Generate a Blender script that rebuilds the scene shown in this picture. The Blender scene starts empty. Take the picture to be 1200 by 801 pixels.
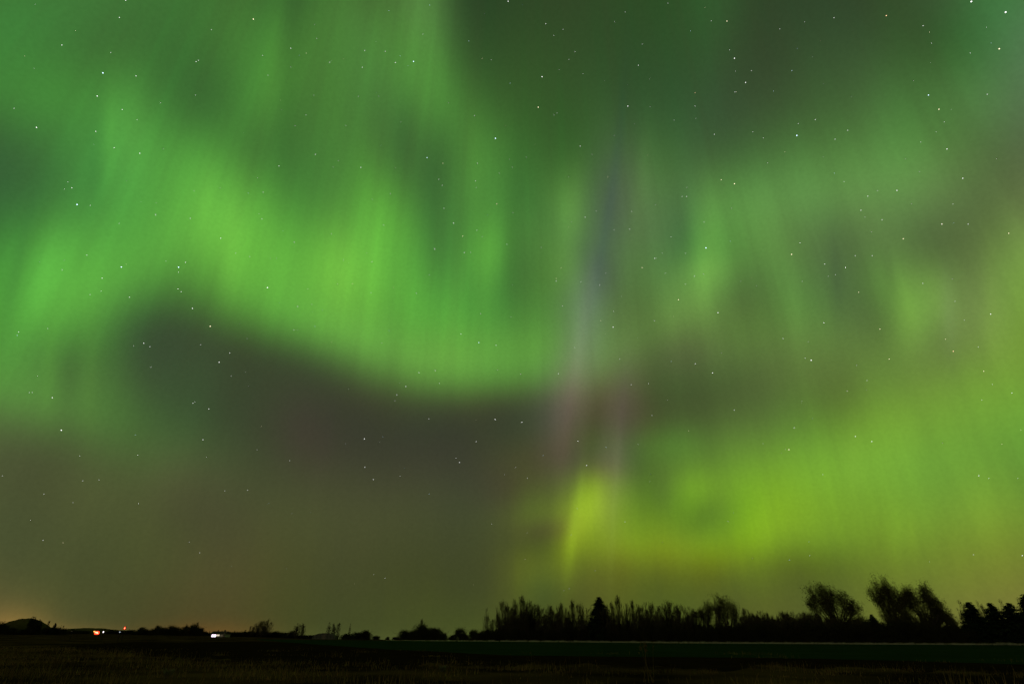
import bpy, math, random
import numpy as np
from mathutils import Matrix, Vector

# ------------------------------------------------------------------ camera
SC = bpy.context.scene
CAM_H = 1.7                                  # eye height, metres
FOCAL = 20.0                                 # mm on a 36 mm wide sensor
TILT = math.atan(343 / 666.67)               # looking up at the sky, horizon near the lower edge
ROLL = math.radians(0.35)
FWD = Vector((0, math.cos(TILT), math.sin(TILT)))
UP0 = Vector((0, -math.sin(TILT), math.cos(TILT)))
RT0 = Vector((1, 0, 0))
RT = RT0 * math.cos(ROLL) + UP0 * math.sin(ROLL)
UP = UP0 * math.cos(ROLL) - RT0 * math.sin(ROLL)
cam_data = bpy.data.cameras.new("camera")
cam_data.lens = FOCAL
cam_data.sensor_width = 36.0
cam_data.clip_end = 30000
cam = bpy.data.objects.new("camera", cam_data)
SC.collection.objects.link(cam)
m = Matrix((RT, UP, -FWD)).transposed().to_4x4()
m.translation = (0, 0, CAM_H)
cam.matrix_world = m
SC.camera = cam

# ------------------------------------------------------------------ exposure
SC.view_settings.view_transform = 'Standard'
SC.view_settings.look = 'None'
SC.view_settings.exposure = 0.0
SC.view_settings.gamma = 1.0
SC.view_settings.use_curve_mapping = False

# ------------------------------------------------------------------ night sky with aurora
# Each aurora patch: azimuth, elevation, half width, half height (degrees), tilt (degrees), light added (r, g, b).
AURORA = [
    (-55.77, 40.33, 3.719, 5.792, 105.2, 0.00490, 0.11218, 0.01284),
    (-49.83, 47.47, 5.658, 2.667, 46.64, 0.00838, 0.09034, 0.01245),
    (-43.05, 46.37, 8.282, 3.291, 84.77, 0.00213, 0.07669, 0.00780),
    (-35, 48.77, 4.307, 3.544, -48.07, 0.03143, 0.11725, 0.01000),
    (-21.55, 51.5, 6.16, 2.83, -42.71, 0.01801, 0.08784, 0.01236),
    (-14.65, 57.85, 2.726, 3.877, 51.97, 0.04356, 0.11760, 0.02362),
    (-2.51, 55.6, 9.359, 12.21, 31.27, -0.03307, -0.02337, -0.00589),
    (16.39, 52.37, 6.327, 13.01, -60.69, -0.02066, 0.02281, -0.00452),
    (26.37, 51.71, 2.522, 14, -37.38, 0.00807, 0.04900, 0.01071),
    (41.38, 50.65, 8.289, 5.718, -40.23, -0.01240, 0.00298, 0.00118),
    (43.37, 38.07, 1.79, 14, -24.05, -0.00055, 0.02031, 0.00040),
    (56.64, 45.32, 2.981, 9.025, -48.79, -0.03773, 0.02408, -0.03054),
    (55.04, 40.74, 3.403, 6.19, -5.078, 0.05734, 0.10858, 0.06519),
    (-50.65, 37.52, 4.419, 2.328, 27.36, 0.01206, 0.09087, 0.00626),
    (-43.18, 38.14, 1.569, 3.204, 24.54, 0.02351, 0.08564, 0.01147),
    (-35.18, 47.71, 3.723, 14, -10.49, -0.01501, 0.01478, 0.00189),
    (-33.55, 43.69, 6.258, 2.047, 59.42, 0.01151, 0.05063, 0.00393),
    (-23.59, 46.01, 2.942, 11.59, 28.69, 0.01592, 0.08520, 0.00668),
    (-13.59, 51.56, 6.296, 2.817, -30.16, 0.03993, 0.15935, 0.01631),
    (0.05644, 49.97, 7.557, 8.583, 14.71, 0.02581, 0.03849, 0.00370),
    (13.62, 51.93, 7.297, 4.467, 7.777, 0.01205, -0.00555, 0.00387),
    (24.65, 49.94, 2.221, 6.24, -36.82, -0.00771, -0.03557, -0.00918),
    (26.21, 44.61, 7.669, 4.659, -13.68, -0.00110, 0.00987, 0.00854),
    (37.62, 44.38, 2.358, 3.295, -9.643, 0.00514, 0.02387, 0.00398),
    (44.12, 37.97, 5.293, 2.702, 103.7, 0.02433, 0.07395, 0.01692),
    (49.27, 38.43, 3.019, 2.274, -46.03, 0.03157, 0.06737, 0.02304),
    (-53.76, 27.94, 5.002, 6.486, -71.38, -0.00848, 0.05432, 0.01671),
    (-44, 34.88, 2.809, 3.864, 58.65, 0.01663, 0.12489, 0.01338),
    (-37.18, 37.9, 4.514, 2.535, -15.54, 0.02835, 0.13602, 0.01359),
    (-26.85, 37.47, 3.225, 7.359, 13, 0.00263, 0.07118, 0.00526),
    (-15.33, 37.53, 2.6, 3.835, 31.84, 0.04625, 0.18874, 0.00925),
    (-12.9, 38.43, 13.48, 9.728, 6.089, 0.00793, 0.05731, 0.01050),
    (-4.872, 42.64, 2.579, 3.953, -28.59, 0.02062, 0.07990, 0.00826),
    (16.36, 37.88, 2.624, 6.587, 21.95, 0.02693, 0.02843, 0.01306),
    (20.07, 41.05, 3.415, 6.644, 63.29, 0.01956, 0.06349, 0.00264),
    (31.64, 37.17, 6.949, 2.369, -11.57, 0.03772, 0.09406, 0.02170),
    (37.63, 37.69, 5.806, 3.278, -23.31, 0.03037, 0.11802, 0.01581),
    (43.32, 33.02, 4.676, 2.958, -0.2812, 0.04653, 0.05387, 0.02380),
    (48.5, 26.42, 2.57, 7.521, -56.25, 0.08242, 0.09414, 0.03860),
    (-44.2, 27.03, 1.995, 3.348, -27.81, 0.02805, 0.09504, 0.01170),
    (-41.6, 24.51, 2.239, 5.018, -41.1, 0.04546, 0.14372, 0.01407),
    (-35.84, 32.73, 4.984, 3.164, 28.96, 0.03843, 0.16397, 0.01343),
    (-29.86, 32.49, 5.725, 3.271, -28.58, 0.04805, 0.14729, 0.01116),
    (-20.07, 32.98, 3.511, 2.821, 101.8, 0.05333, 0.14864, 0.00929),
    (-12.07, 34.14, 11.09, 5.731, 12.38, 0.00545, 0.05526, 0.00610),
    (-3.48, 36.1, 2.132, 2.689, -17.79, 0.04039, 0.15736, 0.01043),
    (12.43, 39.9, 2.811, 4.511, 149.7, 0.00400, -0.02988, 0.02501),
    (21.33, 34.08, 5.742, 3.775, 22.5, -0.02069, 0.07085, 0.00306),
    (28.77, 33.77, 5.607, 2.985, -30.08, 0.04477, 0.07481, 0.01352),
    (34.6, 28.98, 4.182, 6.503, 55.67, -0.00070, 0.01970, 0.01416),
    (41.15, 26.09, 1.508, 5.381, 22.96, 0.03263, 0.05971, 0.01019),
    (47.07, 25, 1.91, 3.279, -24.19, 0.02660, 0.11651, -0.00539),
    (-46.29, 20.95, 3.799, 6.202, -31.06, 0.00830, 0.14799, 0.00815),
    (-41.88, 27.33, 3.048, 6.448, -77.55, 0.01286, 0.07897, 0.00021),
    (-31.69, 25.29, 2.821, 7.117, -5.726, 0.00624, 0.03038, 0.00202),
    (-28.36, 29.05, 3.865, 2.811, -38.33, 0.01627, 0.08189, 0.00488),
    (-17.77, 26.37, 6.632, 1.996, -10.46, 0.04795, 0.17970, 0.01791),
    (-13.82, 30.58, 11.32, 3.153, -12.87, 0.04186, 0.16363, 0.00739),
    (-5.874, 28.09, 6.86, 4.228, 8.623, -0.00121, 0.07798, 0.00795),
    (12.57, 32.23, 4.314, 6.696, -84.18, 0.04402, 0.08341, 0.01374),
    (22.8, 33.27, 1.689, 4.51, -10.63, 0.03116, 0.07793, 0.01126),
    (24.65, 25.78, 3.735, 2.4, 5.129, 0.00236, 0.08560, -0.00361),
    (31.62, 26.16, 2.166, 5.705, 24.58, 0.02344, 0.08770, 0.00793),
    (38.49, 26.43, 1.68, 2.778, 24, 0.04639, 0.11864, 0.00868),
    (46.56, 19.73, 2.819, 8.053, -57.49, 0.09116, 0.17447, 0.00648),
    (-41.72, 16.39, 3.369, 1.892, -11.48, 0.02044, 0.11873, 0.00558),
    (-38.78, 20.08, 5.04, 1.793, -55.85, 0.01369, 0.06180, 0.00286),
    (-35.83, 22.83, 9.855, 4.578, -49, -0.00433, -0.00667, 0.00755),
    (-21.28, 24.24, 9.987, 2.133, -1.955, -0.01114, -0.07143, -0.00372),
    (-15.59, 26.36, 3.551, 4.922, -167.9, 0.01041, -0.01217, -0.00005),
    (-8.582, 25.35, 4.108, 2.382, 10.39, 0.02723, 0.00834, 0.00224),
    (-1.723, 25.44, 5.563, 2.327, 7.752, 0.04282, 0.09741, 0.01189),
    (6.942, 23.44, 3.263, 4.506, -12.06, 0.03232, 0.02602, 0.03370),
    (19.7, 24.83, 1.889, 4.555, -91.68, 0.01254, -0.01116, 0.00885),
    (25.42, 26.06, 3.122, 7.049, 67.25, 0.03836, 0.01392, 0.01444),
    (34.42, 21.73, 3.371, 4.783, -65.12, 0.02639, 0.03818, 0.00224),
    (39.63, 24.07, 3.531, 1.441, 46.07, 0.03977, 0.10527, 0.00744),
    (43.32, 14.67, 4.315, 2.07, -50.3, 0.03704, 0.09700, 0.00524),
    (-42.39, 15.6, 4.129, 3.261, 3.814, 0.02658, 0.01319, 0.01376),
    (-36.36, 10.04, 2.953, 4.13, -27.66, 0.01391, 0.01513, 0.00501),
    (-31.23, 13.95, 4.252, 2.72, -17.2, 0.00004, 0.04545, 0.00178),
    (-20.84, 17.37, 2.152, 3.267, 33.55, 0.00860, -0.00377, 0.00375),
    (-16.4, 17.33, 4.296, 6.242, -113.6, -0.00665, -0.01265, 0.00257),
    (-6.292, 15.66, 4.446, 9.202, -48.13, -0.01096, -0.02893, 0.00214),
    (0.1975, 11.88, 4.431, 3.228, -0.4113, -0.00176, 0.00760, 0.00901),
    (7.942, 14.78, 3.273, 5.67, 62.53, -0.01429, 0.01686, 0.00076),
    (14.32, 13.51, 3.88, 4.963, -35.75, 0.02621, 0.04386, 0.01100),
    (23.25, 14.9, 5.387, 3.37, -124.1, 0.03792, 0.08127, 0.01580),
    (31.95, 12.79, 5.189, 2.531, -5.731, 0.04829, 0.12987, 0.01012),
    (34.86, 16.19, 2.311, 3.639, -71.4, 0.06144, 0.12885, 0.00199),
    (42.28, 11.37, 6.679, 3.947, -0.07435, 0.01748, 0.12282, 0.01271),
    (-46.25, 8.927, 3.141, 5.449, -132.7, 0.03338, 0.04226, 0.01262),
    (-32.13, 7.207, 2.418, 5.623, 61.18, 0.01769, 0.02166, 0.00255),
    (-30.26, 12.26, 2.463, 3.315, 79.78, 0.02405, -0.00644, 0.00517),
    (-24.66, 7.628, 5.457, 2.915, -87.49, 0.01109, 0.00371, 0.00410),
    (-16.99, 10.11, 5.03, 3.822, 9.557, 0.02033, 0.02635, 0.00522),
    (-8.715, 11.81, 3.76, 4.798, -48.49, 0.01654, 0.02791, 0.00243),
    (1.356, 8.931, 4.278, 3.785, -53.62, 0.01082, 0.00766, -0.00164),
    (6.814, 9.994, 4.495, 3.94, -15.67, 0.07226, 0.11561, -0.00842),
    (15.05, 10.46, 4.769, 3.896, -0.6615, 0.03073, 0.09059, -0.00693),
    (21.63, 10.16, 4.552, 3.31, 36.83, 0.03299, 0.12781, -0.01494),
    (26.98, 9.576, 4.775, 3.392, -42.05, 0.04779, 0.07814, -0.00516),
    (33.12, 8.163, 2.914, 4.709, 19.25, 0.04763, 0.09376, -0.00113),
    (40.04, 7.376, 3.121, 3.952, -14.72, 0.08956, 0.11419, -0.00257),
    (-39.63, -0.4595, 4.107, 1.946, -24.43, 0.07356, 0.03232, 0.00948),
    (-36.6, 1.505, 4.484, 2.846, 3.708, 0.01973, 0.02051, 0.00161),
    (-26.41, -1.686, 6.951, 4.24, 50.74, 0.02248, 0.00374, -0.00467),
    (-20.68, 3.783, 2.769, 7.116, 28.78, 0.00085, 0.00705, -0.00161),
    (-13.47, -0.14, 4.951, 8.937, -24.13, 0.00858, 0.01067, -0.00288),
    (-7.261, 3.32, 2.656, 5.385, 55.03, -0.00316, -0.00540, -0.00159),
    (-0.9129, -0.5504, 5.978, 3.366, -8.13, 0.02641, 0.03853, -0.00288),
    (7.352, 3.397, 4.381, 5.435, 62.38, 0.03802, 0.01460, -0.00473),
    (14.81, -0.2816, 4.204, 6.494, 66.19, 0.01840, 0.04276, -0.00194),
    (22.96, 0.3073, 4.209, 6.424, 55.43, 0.03828, 0.03358, -0.00028),
    (29.67, 0.3773, 8.57, 1.696, 68.7, 0.01845, 0.02674, -0.00016),
    (33.93, 0.2713, 3.805, 5.873, -51.31, 0.06085, 0.04757, 0.00725),
    (40.82, -1.388, 5.887, 3.13, 34.71, 0.10691, 0.06440, 0.01866),
    (-3.614, 19.72, 1.745, 5.494, 20.84, 0.00458, 0.00674, -0.00023),
    (1.619, 12.22, 1.687, 2.947, 83.31, -0.00771, -0.03066, -0.00144),
    (3.902, 14.51, 1.84, 2.739, -46.09, -0.01204, -0.02925, -0.00157),
    (7.824, 10.98, 1.22, 2.65, -64.99, 0.03362, 0.03675, 0.00572),
    (9.24, 14.34, 1.812, 1.271, -3.745, 0.00958, -0.02307, -0.00406),
    (13.85, 16.45, 1.298, 5.841, -1.039, 0.00298, -0.00825, -0.00214),
    (18.09, 12.47, 2.078, 1.236, 1.356, 0.03336, 0.06628, 0.00018),
    (15.81, 16.46, 1.342, 2.799, 89.25, 0.00742, 0.05018, 0.00155),
    (28.76, 18.84, 1.976, 11.86, -6.006, 0.01146, 0.04500, 0.00251),
    (2.092, 11.26, 1.348, 1.995, 10.18, 0.00572, 0.02679, 0.00014),
    (4.957, 11.78, 1.163, 3.413, -16.43, -0.01750, -0.02156, 0.00204),
    (7.673, 11.01, 1.042, 2.369, 5.839, 0.00438, 0.03939, -0.00552),
    (7.223, 11.95, 0.9758, 2.394, -52.78, 0.01994, 0.04149, -0.00314),
    (7.716, 11.92, 1.662, 3.778, 25.45, 0.04017, 0.01683, 0.01146),
    (14.82, 12.07, 0.9341, 1.532, -11.1, -0.01306, -0.03396, 0.00243),
    (18.14, 9.134, 3.967, 1.042, 19.97, -0.01760, -0.02849, 0.00054),
    (19.62, 10.36, 1.406, 2.333, -30.46, -0.01126, -0.04468, 0.00417),
    (27.28, 7.817, 11.76, 1.459, 3.114, 0.02020, 0.04596, 0.00264),
    (3.23, 7.129, 2.773, 1.09, -11.63, -0.02202, -0.02519, -0.00062),
    (3.969, 9.089, 0.877, 2.056, -84.37, -0.01025, -0.04092, 0.00371),
    (6.44, 9.354, 0.7721, 2.755, -14.51, 0.03219, 0.04787, 0.00245),
    (7.116, 10.18, 0.9678, 3.087, -26.66, 0.03062, 0.05143, -0.00559),
    (7.769, 10.17, 2.463, 1.93, 49.66, 0.02716, 0.03963, 0.00578),
    (11.85, 7.964, 2.212, 1.536, 1.637, 0.01208, 0.03694, -0.00019),
    (16.19, 6.041, 1.025, 1.785, -11.15, 0.01442, 0.02915, 0.00091),
    (18.18, 10.06, 0.908, 1.537, -39.77, -0.01821, -0.04429, -0.00046),
    (23.8, 8.931, 2.557, 3.827, -70.72, 0.05398, 0.07801, 0.00627),
    (-2.629, 2.956, 2.252, 3.475, -18.39, -0.01140, -0.01151, 0.00057),
    (3.257, 8.666, 1.082, 1.393, -71.52, -0.02267, -0.02769, -0.00057),
    (6.171, 8.364, 0.8321, 2.595, -38.02, 0.02432, 0.03646, 0.00144),
    (8.122, 5.681, 0.9413, 1.697, -0.4899, -0.00830, -0.01711, 0.00045),
    (14.39, 6.264, 1.14, 2.646, 92.2, 0.01530, -0.00773, -0.00215),
    (13.63, 7.279, 3.625, 0.9941, -0.6537, 0.02373, 0.02412, -0.00146),
    (14.79, 8.236, 1.342, 2.017, -102.9, 0.02883, 0.02215, 0.00070),
    (19.27, 6.239, 1.224, 3.194, -66.01, 0.01512, 0.00913, -0.00454),
    (20.06, 5.931, 1.212, 0.9863, -49.87, 0.01654, 0.02307, 0.00063),
    (1.787, 5.16, 1.444, 1.831, -44.04, 0.01779, 0.02878, -0.00077),
    (3.083, 3.692, 1.617, 1.768, -23.64, -0.02492, -0.01077, 0.00370),
    (4.826, 1.202, 2.096, 2.908, -60.22, -0.01513, -0.00875, -0.00291),
    (6.699, 3.672, 2.098, 2.418, 34.11, -0.01443, -0.01405, 0.00519),
    (10.34, 6.001, 1.45, 1.008, 86.53, -0.01228, -0.02915, -0.00145),
    (12.48, 2.986, 2.558, 2.143, 9.256, -0.02047, -0.01968, 0.00021),
    (17.61, 3.997, 2.928, 2.45, -42.02, -0.01347, -0.03340, 0.00029),
    (18.73, 5.384, 1.173, 4.175, 97.15, -0.00795, -0.03113, -0.00011),
    (25.95, 5.522, 2.422, 1.498, -5.375, -0.01644, -0.03634, -0.00441),
    (7.463, 40.31, 2.264, 3.157, -44.95, 0.02849, 0.06389, 0.00944),
    (4.934, 39.02, 5.191, 3.291, -28.97, 0.01999, 0.07383, 0.01005),
    (7.671, 36.55, 1.502, 5.242, 47.85, -0.01591, -0.04136, -0.00375),
    (20.49, 38.23, 3.924, 2.563, 54.53, -0.01059, -0.05082, 0.00688),
    (4.615, 29.62, 2.248, 4.363, -22.94, 0.01142, 0.08145, -0.00725),
    (7.961, 31.25, 1.837, 6.072, 8.652, 0.03191, 0.06498, 0.01442),
    (7.545, 31.57, 1.977, 3.691, -57.73, -0.00852, -0.05466, 0.01449),
    (22.31, 32.36, 2.329, 1.147, -3.726, 0.02405, 0.04379, 0.00688),
    (-0.1444, 23.42, 12.91, 1.888, -0.4629, 0.01337, 0.10127, 0.00723),
    (7.369, 25.51, 1.536, 6.425, -16.77, 0.00282, -0.00606, 0.04682),
    (12.3, 26.43, 1.808, 2.528, -68.19, 0.01883, 0.06471, 0.00606),
    (19.8, 29.71, 1.916, 3.639, -53.25, 0.04302, 0.10200, 0.01248),
    (1.625, 22.44, 8.602, 1.759, 3.582, 0.00064, -0.07125, -0.00522),
    (6.65, 22.7, 1.582, 4.043, -13.03, 0.04540, 0.01938, -0.02133),
    (9.423, 21.51, 1.289, 2.751, -16.07, -0.00324, -0.02269, -0.01279),
    (11.67, 20.7, 1.605, 4.607, -9.297, 0.03031, -0.00322, 0.01664),
    (3.691, 16.06, 3.697, 2.056, 15.81, 0.01762, -0.00532, -0.00219),
    (8.137, 14.92, 2.158, 1.215, -8.655, -0.01883, -0.03007, 0.00727),
    (10.27, 14.86, 1.152, 1.641, -7.452, 0.01955, -0.00218, 0.02101),
    (13.06, 13.63, 1.361, 2.691, 9.035, -0.02508, -0.03807, -0.00221),
    (-32.75, 48.99, 0.806, 4.024, 15.16, 0.00797, 0.03248, 0.00228),
    (-30, 47.3, 0.8257, 5.108, 14.76, -0.00549, -0.01795, -0.00295),
    (-44.3, 37.35, 0.3919, 3.032, 23.17, 0.00709, 0.02737, 0.00265),
    (-44.69, 35.32, 0.489, 2.73, 22.48, -0.00608, -0.02549, -0.00237),
    (-31.22, 31.9, 0.6748, 3.122, 13.93, 0.01521, 0.03904, 0.00434),
    (-34.76, 35.52, 0.6585, 2.351, 13.07, 0.01168, 0.02805, 0.00284),
    (-28.97, 32.9, 0.5463, 2.815, 15.71, -0.00814, -0.02483, -0.00255),
    (-20.08, 32.36, 1.09, 2.967, 6.296, 0.01340, 0.02970, 0.00284),
    (-16.83, 36.19, 1.068, 5.166, 8.03, 0.01085, 0.03470, 0.00265),
    (-19.44, 41.41, 0.8994, 3.538, 8.765, 0.00524, 0.02697, 0.00116),
    (-15.03, 46.77, 1.006, 2.727, 4.621, -0.00651, -0.01675, -0.00201),
    (-10.06, 41.89, 1.31, 5.067, 1.812, -0.00651, -0.01675, -0.00201),
    (-5.467, 44.99, 1.027, 3.894, 7.326, 0.00688, 0.01948, 0.00116),
    (-3.071, 33.63, 1.02, 3.486, -4.782, 0.00978, 0.03102, 0.00255),
    (-0.02516, 37.47, 0.957, 6.043, -3.689, -0.00549, -0.01311, -0.00201),
    (-6.726, 30.49, 0.7879, 3.102, -0.16, 0.00978, 0.02086, 0.00255),
    (-14.06, 30.71, 0.6613, 3.803, 4.592, -0.00619, -0.02483, -0.00125),
    (-46.2, 24.87, 0.339, 3.006, 11.33, -0.00882, -0.03743, -0.00228),
    (-44.6, 25.87, 0.4639, 2.765, 11.52, 0.00978, 0.03470, 0.00405),
    (-42.2, 26.42, 0.4355, 3.751, 16.1, -0.00539, -0.02327, -0.00255),
    (-40.32, 18.39, 0.4727, 2.465, 16.05, -0.00627, -0.02261, -0.00219),
    (-41.74, 18.71, 0.3542, 2.429, 16.06, 0.00729, 0.02381, 0.00121),
    (-38.67, 18.1, 0.4375, 3.133, 15.85, 0.00668, 0.01428, 0.00112),
    (7.377, 39.34, 1.03, 3.416, -15.55, 0.01259, 0.03310, 0.00390),
    (16.16, 40.9, 0.7748, 4.035, -19.69, 0.00899, 0.02261, 0.00284),
    (8.44, 17.35, 0.5978, 3.413, -10.39, -0.00873, -0.00688, -0.00558),
    (22.6, 33.77, 0.9345, 3.664, -17.07, 0.01597, 0.03578, 0.00294),
    (20.41, 36.61, 0.7323, 2.187, -13.47, -0.00493, -0.01521, -0.00135),
    (31.51, 13.4, 0.4937, 2.591, -12.85, 0.01369, 0.02562, 0.00219),
    (33.13, 7.574, 0.2824, 1.345, -12.63, 0.01369, 0.02737, 0.00094),
    (34.16, 7.492, 0.2753, 1.331, -13.07, 0.01625, 0.02692, 0.00094),
    (32.04, 7.989, 0.2909, 1.366, -12.14, -0.00991, -0.02135, -0.00090),
    (25.12, 10.09, 0.7311, 2.327, -14.51, 0.01154, 0.02119, 0.00000),
    (37.02, 13.97, 0.4902, 2.469, -14.53, -0.00991, -0.02288, -0.00107),
    (39.12, 8.756, 0.4885, 1.991, -14.48, 0.01083, 0.01955, 0.00103),
    (36.64, 8.711, 0.4691, 2.344, -14.4, -0.00991, -0.02135, -0.00098),
    (6.231, 9.565, 0.3222, 3.047, -11.12, 0.03310, 0.05859, 0.00175),
    (5.259, 9.965, 0.4022, 2.363, -13.19, -0.01715, -0.02759, -0.00085),
    (10.04, 10.85, 0.2423, 4.63, -7.714, 0.00963, 0.01323, 0.00321),
    (12.39, 40.15, 0.4978, 6.721, -18.78, -0.00588, -0.00978, 0.00562),
    (7.936, 27.94, 0.5553, 4.733, -14.34, 0.01521, 0.00965, 0.01352),
    (5.996, 19.51, 0.4404, 3.853, -9.854, 0.00668, 0.00000, 0.00314),
    (11.35, 18.46, 0.3392, 4.535, -10.64, 0.00635, 0.00102, 0.00608),
    (38.81, 24.67, 0.5841, 2.262, -13.58, 0.01253, 0.02288, 0.00135),
    (41.55, 23.46, 0.3718, 2.494, -16.44, 0.01083, 0.01058, 0.01116),
    (34.26, 29.03, 0.4072, 3.053, -14.23, -0.00747, -0.01715, -0.00125),
    (38.4, 27.79, 0.3645, 2.284, -15.27, -0.00793, -0.02124, -0.00255),
    (44.45, 23.21, 0.3375, 3.604, -18.42, 0.01037, 0.01795, 0.00140),
    (30.25, 28.11, 0.5119, 3.5, -12.45, 0.00635, 0.01323, 0.00265),
    (23.65, 9.829, 0.5456, 2.673, -13.53, 0.01107, 0.02053, 0.00081),
    (-11.96, 53.99, 0.9946, 3.695, 29.12, 0.00539, 0.01985, 0.00246),
    (-17.46, 54.3, 0.9063, 2.502, 22.11, -0.00448, -0.01282, -0.00219),
    (-38.48, -0.2736, 1.619, 1.066, 0, 0.14101, 0.06608, 0.01172),
    (-37.44, -0.2702, 3.3, 0.4848, 0, 0.08163, 0.03733, 0.00718),
    (-33.51, -0.257, 2.167, 0.5094, 0, 0.02532, 0.00881, 0.00145),
    (-24.53, -0.2221, 2.966, 0.7433, 0, 0.04422, 0.00827, 0.00000),
    (-26.82, -0.2316, 1.848, 0.485, 0, 0.02891, 0.00267, -0.00064),
    (-11.85, -0.3626, 15.06, 0.531, 0, 0.01085, 0.01192, 0.00268),
]
AIRGLOW = (0.04231, 0.05127, 0.02122)
world = bpy.data.worlds.new("World")
SC.world = world
world.use_nodes = True
world.cycles.sampling_method = 'NONE'       # soft light only, no need to aim at the sky
NT = world.node_tree
NT.nodes.clear()
def nd(kind, **kw):
    n = NT.nodes.new(kind)
    for k, v in kw.items(): setattr(n, k, v)
    return n
def ln(a, b): NT.links.new(a, b)
def mathn(op, a, b=None, c=None):
    n = nd('ShaderNodeMath', operation=op)
    for i, v in enumerate((a, b, c)):
        if v is None: continue
        if isinstance(v, (int, float)): n.inputs[i].default_value = v
        else: ln(v, n.inputs[i])
    return n.outputs[0]
tc = nd('ShaderNodeTexCoord')
sep = nd('ShaderNodeSeparateXYZ'); ln(tc.outputs['Generated'], sep.inputs[0])
az = mathn('MULTIPLY', mathn('ARCTAN2', sep.outputs[0], sep.outputs[1]), 57.29578)
el = mathn('MULTIPLY', mathn('ARCSINE', sep.outputs[2]), 57.29578)
dirv = nd('ShaderNodeCombineXYZ'); ln(az, dirv.inputs[0]); ln(el, dirv.inputs[1])
acc = None; look = dirv.outputs[0]
for i, (a, e, w, h, t, r, g, b) in enumerate(AURORA):
    if i and i % 10 == 0:                    # evaluate the patches batch by batch (keeps the shader stack small)
        nx_ = nd('ShaderNodeVectorMath', operation='MULTIPLY_ADD')
        ln(acc, nx_.inputs[0]); nx_.inputs[1].default_value = (1e-9, 1e-9, 1e-9); ln(dirv.outputs[0], nx_.inputs[2])
        look = nx_.outputs[0]
    mp = nd('ShaderNodeMapping', vector_type='TEXTURE')
    mp.inputs['Location'].default_value = (a, e, 0)
    mp.inputs['Rotation'].default_value = (0, 0, math.radians(t))
    mp.inputs['Scale'].default_value = (w, h, 1)
    ln(look, mp.inputs['Vector'])
    dp = nd('ShaderNodeVectorMath', operation='DOT_PRODUCT')
    ln(mp.outputs[0], dp.inputs[0]); ln(mp.outputs[0], dp.inputs[1])
    fall = mathn('POWER', 0.6065307, dp.outputs['Value'])
    ma = nd('ShaderNodeVectorMath', operation='MULTIPLY_ADD')
    ln(fall, ma.inputs[0]); ma.inputs[1].default_value = (r, g, b)
    if acc is None: ma.inputs[2].default_value = (0, 0, 0)
    else: ln(acc, ma.inputs[2])
    acc = ma.outputs[0]
# fine vertical rays of the curtains: noise stretched along the elevation
def ray_noise(sx, sy, detail, off):
    mp = nd('ShaderNodeMapping')
    mp.inputs['Scale'].default_value = (sx, sy, 1); mp.inputs['Location'].default_value = (off, 0, 0)
    ln(dirv.outputs[0], mp.inputs['Vector'])
    nz = nd('ShaderNodeTexNoise', noise_dimensions='2D')
    nz.inputs['Scale'].default_value = 1.0; nz.inputs['Detail'].default_value = detail
    ln(mp.outputs[0], nz.inputs['Vector'])
    return nz.outputs[0]
ray1 = mathn('MULTIPLY', mathn('SUBTRACT', ray_noise(0.42, 0.035, 2.0, 3.1), 0.5), 0.30)
ray2 = mathn('MULTIPLY', mathn('SUBTRACT', ray_noise(1.3, 0.06, 1.0, 11.7), 0.5), 0.10)
gain = mathn('ADD', mathn('ADD', ray1, ray2), 1.0)
sc1 = nd('ShaderNodeVectorMath', operation='SCALE'); ln(acc, sc1.inputs[0]); ln(gain, sc1.inputs['Scale'])
# grainy airglow
gmap = nd('ShaderNodeTexNoise'); gmap.inputs['Scale'].default_value = 210.0; gmap.inputs['Detail'].default_value = 1.0
ln(tc.outputs['Generated'], gmap.inputs['Vector'])
ggain = mathn('ADD', mathn('MULTIPLY', mathn('SUBTRACT', gmap.outputs[0], 0.5), 0.14), 1.0)
add1 = nd('ShaderNodeVectorMath', operation='ADD'); ln(sc1.outputs[0], add1.inputs[0]); add1.inputs[1].default_value = AIRGLOW
sc2 = nd('ShaderNodeVectorMath', operation='SCALE'); ln(add1.outputs[0], sc2.inputs[0]); ln(ggain, sc2.inputs['Scale'])
mx = nd('ShaderNodeVectorMath', operation='MAXIMUM'); ln(sc2.outputs[0], mx.inputs[0]); mx.inputs[1].default_value = (0.004, 0.004, 0.003)
bg = nd('ShaderNodeBackground'); ln(mx.outputs[0], bg.inputs['Color']); bg.inputs['Strength'].default_value = 1.0
SUN_EL, SUN_AZ = math.radians(-8.0), math.radians(-40.0)
sky = nd('ShaderNodeTexSky', sky_type='NISHITA', sun_disc=False, sun_elevation=SUN_EL, sun_rotation=SUN_AZ)
bg2 = nd('ShaderNodeBackground'); ln(sky.outputs[0], bg2.inputs['Color']); bg2.inputs['Strength'].default_value = 0.02
ad = nd('ShaderNodeAddShader'); ln(bg.outputs[0], ad.inputs[0]); ln(bg2.outputs[0], ad.inputs[1])
out = nd('ShaderNodeOutputWorld'); ln(ad.outputs[0], out.inputs['Surface'])

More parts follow.
